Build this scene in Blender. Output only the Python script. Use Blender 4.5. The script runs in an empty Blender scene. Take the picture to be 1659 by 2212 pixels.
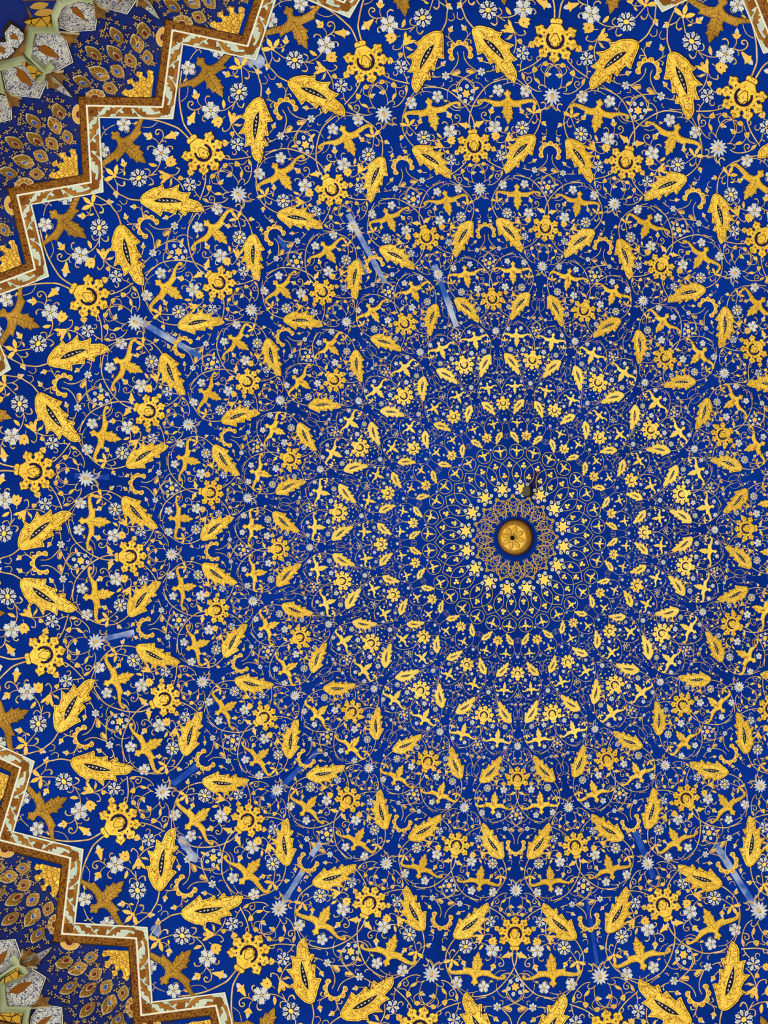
import bpy, math, random
import numpy as np
random.seed(7)
C = bpy.context.scene.collection
SC = bpy.context.scene

# ------------------------------------------------------------------ camera, world, lamps, exposure
S = 20.0                 # metres per layout unit
ZC = 1.6                 # eye height of the visitor looking up
FPX = 4700.0             # focal length in pixels of the 1659-pixel-wide frame
TA, TB = 0.29000608, 0.03255456            # how far the camera is tilted off the dome's axis
CX, CY = -0.24944143, 0.04830238           # the dome's axis, seen from the camera
ca, sa, cb, sb = math.cos(TA), math.sin(TA), math.cos(TB), math.sin(TB)
ROT = np.array([[1, 0, 0], [0, cb, -sb], [0, sb, cb]]) @ np.array([[ca, 0, sa], [0, 1, 0], [-sa, 0, ca]])
cam = bpy.data.cameras.new('camera')
cam.sensor_fit = 'HORIZONTAL'; cam.sensor_width = 36.0
cam.lens = 36.0 * FPX / 1659.0
cam.clip_end = 200
camo = bpy.data.objects.new('camera', cam); C.objects.link(camo)
from mathutils import Matrix, Vector
r0, r1, r2 = ROT
camo.matrix_world = Matrix(((r0[0], -r1[0], -r2[0], 0), (r0[1], -r1[1], -r2[1], 0), (r0[2], -r1[2], -r2[2], ZC), (0, 0, 0, 1)))
SC.camera = camo

wd = bpy.data.worlds.new('world'); SC.world = wd; wd.use_nodes = True
wd.node_tree.nodes['Background'].inputs[0].default_value = (1.0, 0.94, 0.84, 1)
wd.node_tree.nodes['Background'].inputs[1].default_value = 0.42

def lamp(x, y, z, tx, ty, tz, size, power, col):
    l = bpy.data.lights.new('added_lamp', 'AREA'); l.shape = 'DISK'; l.size = size; l.energy = power; l.color = col
    o = bpy.data.objects.new('added_lamp', l); C.objects.link(o)
    o.location = (x, y, z)
    d = Vector((tx - x, ty - y, tz - z))
    o.rotation_euler = d.to_track_quat('-Z', 'Y').to_euler()
AXX, AXY = CX * S, CY * S
ZR = ZC + S
for k in range(6):       # added unseen lamps below the dome, turned up for glints on the gold
    a = math.radians(30 + 60 * k)
    lamp(AXX + 6.2 * math.cos(a), AXY + 6.2 * math.sin(a), ZR - 9.0, AXX, AXY, ZR + 1, 2.2, 230, (1.0, 0.93, 0.80))

SC.view_settings.view_transform = 'Standard'
SC.view_settings.look = 'None'
SC.view_settings.gamma = 1
SC.view_settings.use_curve_mapping = False
SC.view_settings.exposure = 0.0
# ------------------------------------------------------------------ materials
def srgb(r, g, b):
    f = lambda c: (c / 255 / 12.92) if c <= 10 else ((c / 255 + 0.055) / 1.055) ** 2.4
    return (f(r), f(g), f(b), 1)
def mat(name, col, rough=0.55, metal=0.0):
    m = bpy.data.materials.new(name); m.use_nodes = True
    p = m.node_tree.nodes['Principled BSDF']
    p.inputs['Base Color'].default_value = col; p.inputs['Roughness'].default_value = rough; p.inputs['Metallic'].default_value = metal
    if metal < .3: p.inputs['Specular IOR Level'].default_value = 0.12
    return m
def nd(m, t, **kw):
    n = m.node_tree.nodes.new(t)
    for k, v in kw.items():
        if k in n.inputs.keys(): n.inputs[k].default_value = v
        else: setattr(n, k, v)
    return n
def lk(m, a, i, b, j): m.node_tree.links.new(a.outputs[i], b.inputs[j])
def mixc(m, fac, a, b):
    n = m.node_tree.nodes.new('ShaderNodeMix'); n.data_type = 'RGBA'
    for s, v in ((0, fac), (6, a), (7, b)):
        if isinstance(v, tuple) and len(v) == 2 and hasattr(v[0], 'outputs'): m.node_tree.links.new(v[0].outputs[v[1]], n.inputs[s])
        else: n.inputs[s].default_value = v
    return (n, 2)
def ramp(m, src, stops):
    n = m.node_tree.nodes.new('ShaderNodeValToRGB')
    while len(n.color_ramp.elements) < len(stops): n.color_ramp.elements.new(0.5)
    for e, (p, v) in zip(n.color_ramp.elements, stops): e.position = p; e.color = (v, v, v, 1)
    m.node_tree.links.new(src[0].outputs[src[1]], n.inputs[0])
    return (n, 0)
def setc(m, src): m.node_tree.links.new(src[0].outputs[src[1]], m.node_tree.nodes['Principled BSDF'].inputs['Base Color'])
def bump(m, src, strength, dist):
    b = nd(m, 'ShaderNodeBump'); b.inputs['Strength'].default_value = strength; b.inputs['Distance'].default_value = dist
    m.node_tree.links.new(src[0].outputs[src[1]], b.inputs['Height'])
    m.node_tree.links.new(b.outputs[0], m.node_tree.nodes['Principled BSDF'].inputs['Normal'])

def noise(m, scale, detail=2.0, coord='Object', out=0):
    tc = nd(m, 'ShaderNodeTexCoord'); n = nd(m, 'ShaderNodeTexNoise')
    n.inputs['Scale'].default_value = scale; n.inputs['Detail'].default_value = detail
    lk(m, tc, coord, n, 'Vector'); return (n, 0)
def geo_noise(m, scale, detail=2.0):
    g = nd(m, 'ShaderNodeNewGeometry'); n = nd(m, 'ShaderNodeTexNoise')
    n.inputs['Scale'].default_value = scale; n.inputs['Detail'].default_value = detail
    lk(m, g, 'Position', n, 'Vector'); return (n, 0)

BLUE = mat('blue_painted_plaster', srgb(0, 44, 140), 0.7); BLUE.node_tree.nodes['Principled BSDF'].inputs['Specular IOR Level'].default_value = 0.03
n1 = geo_noise(BLUE, 0.9, 5); n2 = geo_noise(BLUE, 9, 6)
a = mixc(BLUE, ramp(BLUE, n1, [(0.35, 0), (0.7, 1)]), srgb(0, 36, 122), srgb(0, 46, 146))
a = mixc(BLUE, ramp(BLUE, n2, [(0.60, 0), (0.80, 0.5)]), a, srgb(4, 58, 160))
setc(BLUE, a); bump(BLUE, n2, 0.15, 0.01)
BLUE2 = mat('blue_painted_facet', srgb(3, 40, 128), 0.6)
a = mixc(BLUE2, ramp(BLUE2, geo_noise(BLUE2, 6, 5), [(0.4, 0), (0.7, 1)]), srgb(6, 32, 110), srgb(24, 34, 92)); setc(BLUE2, a)

def gold(name, c1, c2, rough, lines=True, bs=1.0, scale=9.0, metal=0.7):
    m = mat(name, c1, rough, metal)
    n = geo_noise(m, 3.2, 3)
    a = mixc(m, ramp(m, n, [(0.35, 0), (0.7, 1)]), c1, c2)
    f = noise(m, scale * 1.6, 2.0)
    g = noise(m, scale * 4, 3.0)
    if lines:
        fr = ramp(m, noise(m, scale, 1.2), [(0.44, 0), (0.455, 1), (0.475, 1), (0.49, 0), (0.56, 0), (0.57, .8), (0.58, .8), (0.59, 0)])
        a = mixc(m, fr, a, srgb(150, 92, 14))
    setc(m, a)
    ad = nd(m, 'ShaderNodeMath', operation='ADD'); lk(m, f[0], 0, ad, 0); lk(m, g[0], 0, ad, 1)
    bump(m, (ad, 0), 0.8, 0.006 * bs)
    return m
GOLD = gold('engraved_gold', srgb(216, 178, 58), srgb(234, 200, 84), 0.42, True, .8, 12)
GOLDB = gold('chased_gold', srgb(212, 172, 50), srgb(230, 194, 74), 0.40, True, .7, 13)
GOLDR = gold('engraved_gold_rosette', srgb(216, 178, 58), srgb(232, 198, 82), 0.42, True, .8, 5.5)
GOLDS = gold('small_gold', srgb(206, 166, 70), srgb(222, 184, 86), 0.45, False, .5, 4)
GOLDP = gold('pale_flat_gold', srgb(222, 190, 84), srgb(232, 206, 108), 0.5, False, 0.15, 6)
VINE = mat('gilt_line', srgb(214, 182, 118), 0.5, 0.2)
setc(VINE, mixc(VINE, ramp(VINE, geo_noise(VINE, 14, 3), [(0.4, 0), (0.65, 1)]), srgb(190, 154, 104), srgb(226, 198, 138)))
BROWN = mat('red_brown_outline', srgb(70, 34, 14), 0.7)
NAVY = mat('dark_outline', srgb(18, 16, 40), 0.7)
VINEA = mat('apex_gilt_line', srgb(214, 182, 96), 0.5, 0.2)
WHITE = mat('white_paint', srgb(214, 216, 206), 0.6)
setc(WHITE, mixc(WHITE, ramp(WHITE, geo_noise(WHITE, 20, 3), [(0.4, 0), (0.7, 1)]), srgb(208, 210, 206), srgb(176, 180, 182)))
GREYW = mat('pale_blue_white_paint', srgb(182, 188, 198), 0.6)
TAUPE = mat('taupe_spot', srgb(150, 134, 112), 0.7)
NAVYD = mat('deep_blue_inlay', srgb(12, 18, 66), 0.7)
BLACK = mat('black_slit', srgb(16, 14, 30), 0.7)
PATCH = mat('faded_blue_patch', srgb(120, 150, 200), 0.7)
n3 = geo_noise(PATCH, 5, 6)
setc(PATCH, mixc(PATCH, ramp(PATCH, n3, [(0.38, 0), (0.66, 1)]), srgb(40, 86, 170), srgb(176, 190, 212)))
PATCH0 = mat('light_blue_patch', srgb(14, 64, 168), 0.7)
setc(PATCH0, mixc(PATCH0, ramp(PATCH0, geo_noise(PATCH0, 7, 6), [(0.45, 0), (0.75, 1)]), srgb(8, 56, 158), srgb(48, 96, 180)))
PALE = mat('pale_green_plaster', srgb(196, 208, 190), 0.6)
setc(PALE, mixc(PALE, ramp(PALE, geo_noise(PALE, 5, 4), [(0.4, 0), (0.7, 1)]), srgb(196, 208, 192), srgb(172, 186, 168)))
LINEW = mat('off_white_fillet', srgb(224, 226, 208), 0.55)
OCHRE = mat('ochre_scroll', srgb(150, 92, 24), 0.6)
setc(OCHRE, mixc(OCHRE, ramp(OCHRE, geo_noise(OCHRE, 9, 4), [(0.38, 0), (0.62, 1)]), srgb(132, 76, 16), srgb(168, 112, 34)))
OCHRED = mat('dark_ochre_flower', srgb(126, 74, 14), 0.6)
MOULD = mat('ochre_moulding', srgb(150, 96, 22), 0.5)
v1 = geo_noise(MOULD, 52, 2)
setc(MOULD, mixc(MOULD, ramp(MOULD, v1, [(0.50, 0), (0.56, 1)]), srgb(138, 92, 26), srgb(92, 42, 14)))
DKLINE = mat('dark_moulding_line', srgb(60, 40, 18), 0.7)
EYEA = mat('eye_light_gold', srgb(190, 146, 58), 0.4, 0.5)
EYEB = mat('eye_dark_gold', srgb(128, 92, 30), 0.45, 0.5)  # darker gold of every other flute in the eyes
EYEL = mat('eye_outline', srgb(206, 194, 156), 0.6)
EYEBLUE = mat('eye_blue', srgb(44, 74, 150), 0.6)
MAROON = mat('eye_maroon', srgb(96, 32, 14), 0.6)
BRACK = mat('umber_bracket', srgb(112, 78, 36), 0.65)
setc(BRACK, mixc(BRACK, ramp(BRACK, geo_noise(BRACK, 12, 4), [(0.4, 0), (0.65, 1)]), srgb(92, 62, 26), srgb(130, 94, 44)))
GREEN = mat('grey_green_rib', srgb(150, 162, 124), 0.6)
setc(GREEN, mixc(GREEN, ramp(GREEN, geo_noise(GREEN, 4, 4), [(0.4, 0), (0.65, 1)]), srgb(140, 152, 114), srgb(170, 180, 146)))
CELL = mat('white_niche_with_blue_sprigs', srgb(206, 208, 202), 0.6)
vo = nd(CELL, 'ShaderNodeTexVoronoi'); g0 = nd(CELL, 'ShaderNodeNewGeometry'); vo.inputs['Scale'].default_value = 30; lk(CELL, g0, 'Position', vo, 'Vector')
f1 = ramp(CELL, geo_noise(CELL, 46, 3), [(0.585, 0), (0.62, 1)])
f2 = ramp(CELL, (vo, 0), [(0.15, 1), (0.20, 0)])
cellb = mixc(CELL, ramp(CELL, geo_noise(CELL, 2.2, 3), [(0.42, 0), (0.62, 1)]), srgb(196, 199, 194), srgb(150, 146, 138))
f1 = ramp(CELL, geo_noise(CELL, 34, 2), [(0.40, 0), (0.42, 1), (0.455, 1), (0.475, 0), (0.60, 0), (0.62, 1)])
a = mixc(CELL, f1, cellb, srgb(58, 60, 100)); a = mixc(CELL, f2, a, srgb(34, 36, 84)); setc(CELL, a)
MOSAIC = mat('gold_mosaic', srgb(220, 170, 50), 0.28, 0.9)
vo = nd(MOSAIC, 'ShaderNodeTexVoronoi', feature='DISTANCE_TO_EDGE'); g0 = nd(MOSAIC, 'ShaderNodeNewGeometry'); vo.inputs['Scale'].default_value = 13; lk(MOSAIC, g0, 'Position', vo, 'Vector')
setc(MOSAIC, mixc(MOSAIC, ramp(MOSAIC, (vo, 0), [(0.03, 1), (0.07, 0)]), srgb(240, 190, 70), srgb(80, 44, 10)))
vc = nd(MOSAIC, 'ShaderNodeTexVoronoi'); vc.inputs['Scale'].default_value = 13; lk(MOSAIC, g0, 'Position', vc, 'Vector')
bump(MOSAIC, (vc, 1), 0.6, 0.08)
BOXD = mat('dark_box', srgb(20, 18, 16), 0.6)
BOXF = mat('grey_box_face', srgb(74, 72, 58), 0.5)
SOOT = mat('soot_stain', srgb(18, 28, 84), 0.8)
DKHOLE = mat('dark_hole', srgb(24, 12, 6), 0.8)
BOSSG = gold('boss_gold', srgb(216, 170, 58), srgb(234, 192, 82), 0.45, True, .22, 60)
GOLDO = gold('dark_chased_gold', srgb(158, 120, 34), srgb(206, 160, 60), 0.30, True, 1.7, 13)  # darker chased gold for the birds of the outermost ring
FANLINE = mat('fan_line', srgb(150, 104, 24), 0.4, 0.6)
FANG = mat('shell_gold', srgb(206, 160, 48), 0.38, 0.7)
vo = nd(FANG, 'ShaderNodeTexVoronoi', feature='DISTANCE_TO_EDGE'); g0 = nd(FANG, 'ShaderNodeNewGeometry'); vo.inputs['Scale'].default_value = 26; lk(FANG, g0, 'Position', vo, 'Vector')
setc(FANG, mixc(FANG, ramp(FANG, (vo, 0), [(0.03, 1), (0.09, 0)]), srgb(212, 168, 56), srgb(128, 82, 14)))
bump(FANG, (vo, 0), 0.6, 0.02)
LOTUSP = mat('peach_heart', srgb(206, 170, 100), 0.6)

# ------------------------------------------------------------------ the dome's surface
RING = [0.23885426, 0.19122361, 0.15325221, 0.11862145, 0.08928017, 0.0675, 0.0519]
PHASE = [7.91374445, 8.12152271 + 11.25, 8.28225971, 8.08860107 + 11.25, 7.84581133, 8.0 + 11.25, 8.0]
PHT = 7.78640341
RT = 0.25934539; ZA = 1.05934121; WW = 1.23153431
RN = 0.28290
SL = -(ZA - 1) * (2 * WW + 4 * (1 - WW)) / RT
def prof(r):
    r = np.asarray(r, float); x = np.minimum(r / RT, 1.0)
    z = ZA - (ZA - 1) * (WW * x ** 2 + (1 - WW) * x ** 4)
    return np.where(r > RT, 1 + SL * (r - RT) - 0.9 * np.maximum(r - RT - 0.037, 0), z)
def pos(r, th, h=0.0):
    """point of the inner face at radius r, bearing th (degrees), raised h metres towards the hall"""
    r = np.asarray(r, float); t = np.radians(np.asarray(th, float))
    e = 1e-4
    d = (prof(r + e) - prof(np.maximum(r - e, 0))) / (r + e - np.maximum(r - e, 0))
    nr = d / np.sqrt(1 + d * d); nz = -1 / np.sqrt(1 + d * d)
    k = 0.00203 * np.exp(-(r / 0.055) ** 2)
    x = (CX + r * np.sin(t) + k * 0.9717) * S + h * nr * np.sin(t)
    y = (CY - r * np.cos(t) + k * 0.2364) * S - h * nr * np.cos(t)
    z = ZC + prof(r) * S + h * nz
    return np.stack(np.broadcast_arrays(x, y, z), -1)
def project(p):
    q = (np.asarray(p) - np.array([0, 0, ZC])) @ ROT.T
    return 829.5 + FPX * q[..., 0] / q[..., 2], 1106 + FPX * q[..., 1] / q[..., 2]
def seen(p, margin):
    x, y = project(p)
    return bool(np.any((x > -margin) & (x < 1659 + margin) & (y > -margin) & (y < 2212 + margin)))

def mesh(name, V, F, M=None, mats=()):
    me = bpy.data.meshes.new(name); me.from_pydata([tuple(map(float, v)) for v in V], [], F)
    for m in mats: me.materials.append(m)
    if M is not None: me.polygons.foreach_set('material_index', M)
    me.update(); return me
def mesh_tris(name, V, Q, M, mats):
    """big mesh from numpy quads"""
    me = bpy.data.meshes.new(name); n = len(Q)
    me.vertices.add(len(V)); me.vertices.foreach_set('co', np.asarray(V, np.float32).ravel())
    me.loops.add(n * 4); me.loops.foreach_set('vertex_index', np.asarray(Q, np.int32).ravel())
    me.polygons.add(n); me.polygons.foreach_set('loop_start', np.arange(n, dtype=np.int32) * 4)
    me.polygons.foreach_set('loop_total', np.full(n, 4, np.int32))
    for m in mats: me.materials.append(m)
    me.polygons.foreach_set('material_index', np.asarray(M, np.int32)); me.update(calc_edges=True); me.validate(); return me
def ob(name, data, parent=None, mw=None):
    o = bpy.data.objects.new(name, data); C.objects.link(o)
    if mw is not None: o.matrix_world = mw
    if parent is not None: o.parent = parent
    return o
def struct(o): o['kind'] = 'structure'; return o

def revolve(name, r_a, r_b, nr, nt, h, m, power=1.0):
    rr = r_a + (r_b - r_a) * (np.linspace(0, 1, nr) ** power)
    tt = np.linspace(0, 360, nt, endpoint=False)
    V = pos(rr[:, None], tt[None, :], h).reshape(-1, 3)
    i, j = np.meshgrid(np.arange(nr - 1), np.arange(nt), indexing='ij'); j2 = (j + 1) % nt
    Q = np.stack([i * nt + j, i * nt + j2, (i + 1) * nt + j2, (i + 1) * nt + j], -1).reshape(-1, 4)
    me = mesh_tris(name, V, Q, np.zeros(len(Q)), [m])
    me.polygons.foreach_set('use_smooth', np.ones(len(Q), bool))
    return me
ceiling = struct(ob('ceiling', revolve('ceiling', 0.0006, 0.2835, 120, 384, 0.0, BLUE)))

# ------------------------------------------------------------------ flat relief shapes
def area(p):
    z = np.asarray(p, float); x, y = z[:, 0], z[:, 1]
    return 0.5 * np.sum(x * np.roll(y, -1) - y * np.roll(x, -1))
def offset(p, d):
    """grow (d > 0) or shrink a counter-clockwise outline"""
    p = np.asarray(p, float); a = np.roll(p, 1, 0); b = np.roll(p, -1, 0)
    e1 = p - a; e2 = b - p
    e1 /= np.maximum(np.linalg.norm(e1, axis=1), 1e-9)[:, None]; e2 /= np.maximum(np.linalg.norm(e2, axis=1), 1e-9)[:, None]
    n1 = np.c_[e1[:, 1], -e1[:, 0]]; n2 = np.c_[e2[:, 1], -e2[:, 0]]
    n = n1 + n2; n /= np.maximum(np.linalg.norm(n, axis=1), 1e-6)[:, None]
    c = np.maximum((n * n1).sum(1), 0.55)
    return p + n * (d / c)[:, None]
class Shape:
    def __init__(s): s.V = []; s.F = []; s.M = []; s.mats = []
    def mi(s, m):
        if m not in s.mats: s.mats.append(m)
        return s.mats.index(m)
    def ring(s, p, h):
        b = len(s.V); s.V += [(x, y, h) for x, y in p]; return list(range(b, b + len(p)))
    def poly(s, p, h, m):
        p = np.asarray(p, float)
        if area(p) < 0: p = p[::-1]
        s.F.append(s.ring(p, h)); s.M.append(s.mi(m))
    def relief(s, p, h, m, sk=0.012, sm=None, base=-0.03, inset=0.0):
        p = np.asarray(p, float)
        if area(p) < 0: p = p[::-1]
        sm = sm or BROWN
        o = s.ring(offset(p, sk), base); t = s.ring(p, h if not inset else h * 0.7); n = len(p)
        for i in range(n): s.F.append([o[i], o[(i + 1) % n], t[(i + 1) % n], t[i]]); s.M.append(s.mi(sm))
        if inset:
            t2 = s.ring(offset(p, -inset), h)
            for i in range(n): s.F.append([t[i], t[(i + 1) % n], t2[(i + 1) % n], t2[i]]); s.M.append(s.mi(m))
            t = t2
        s.F.append(t); s.M.append(s.mi(m))
    def mirrored(s):
        q = Shape(); q.V = [(x, -y, h) for x, y, h in s.V]; q.F = [f[::-1] for f in s.F]; q.M = list(s.M); q.mats = list(s.mats); return q
    def mesh(s, name): return mesh(name, s.V, s.F, s.M, s.mats)
def disc(cx, cy, r, n=10, ry=None, rot=0.0):
    ry = ry or r; a = np.linspace(0, 2 * np.pi, n, endpoint=False)
    x, y = r * np.cos(a), ry * np.sin(a); c, q = math.cos(rot), math.sin(rot)
    return np.c_[cx + x * c - y * q, cy + x * q + y * c]
def rotp(p, a, dx=0, dy=0):
    p = np.asarray(p, float); c, q = math.cos(a), math.sin(a)
    return np.c_[p[:, 0] * c - p[:, 1] * q + dx, p[:, 0] * q + p[:, 1] * c + dy]
def smooth(p, it=1):
    p = np.asarray(p, float)
    for _ in range(it):
        q = np.roll(p, -1, 0); p = np.stack([p * .75 + q * .25, p * .25 + q * .75], 1).reshape(-1, 2)
    return p
def sym(half):
    h = np.asarray(half, float); return np.r_[h, (h * [1, -1])[::-1]]

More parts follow.
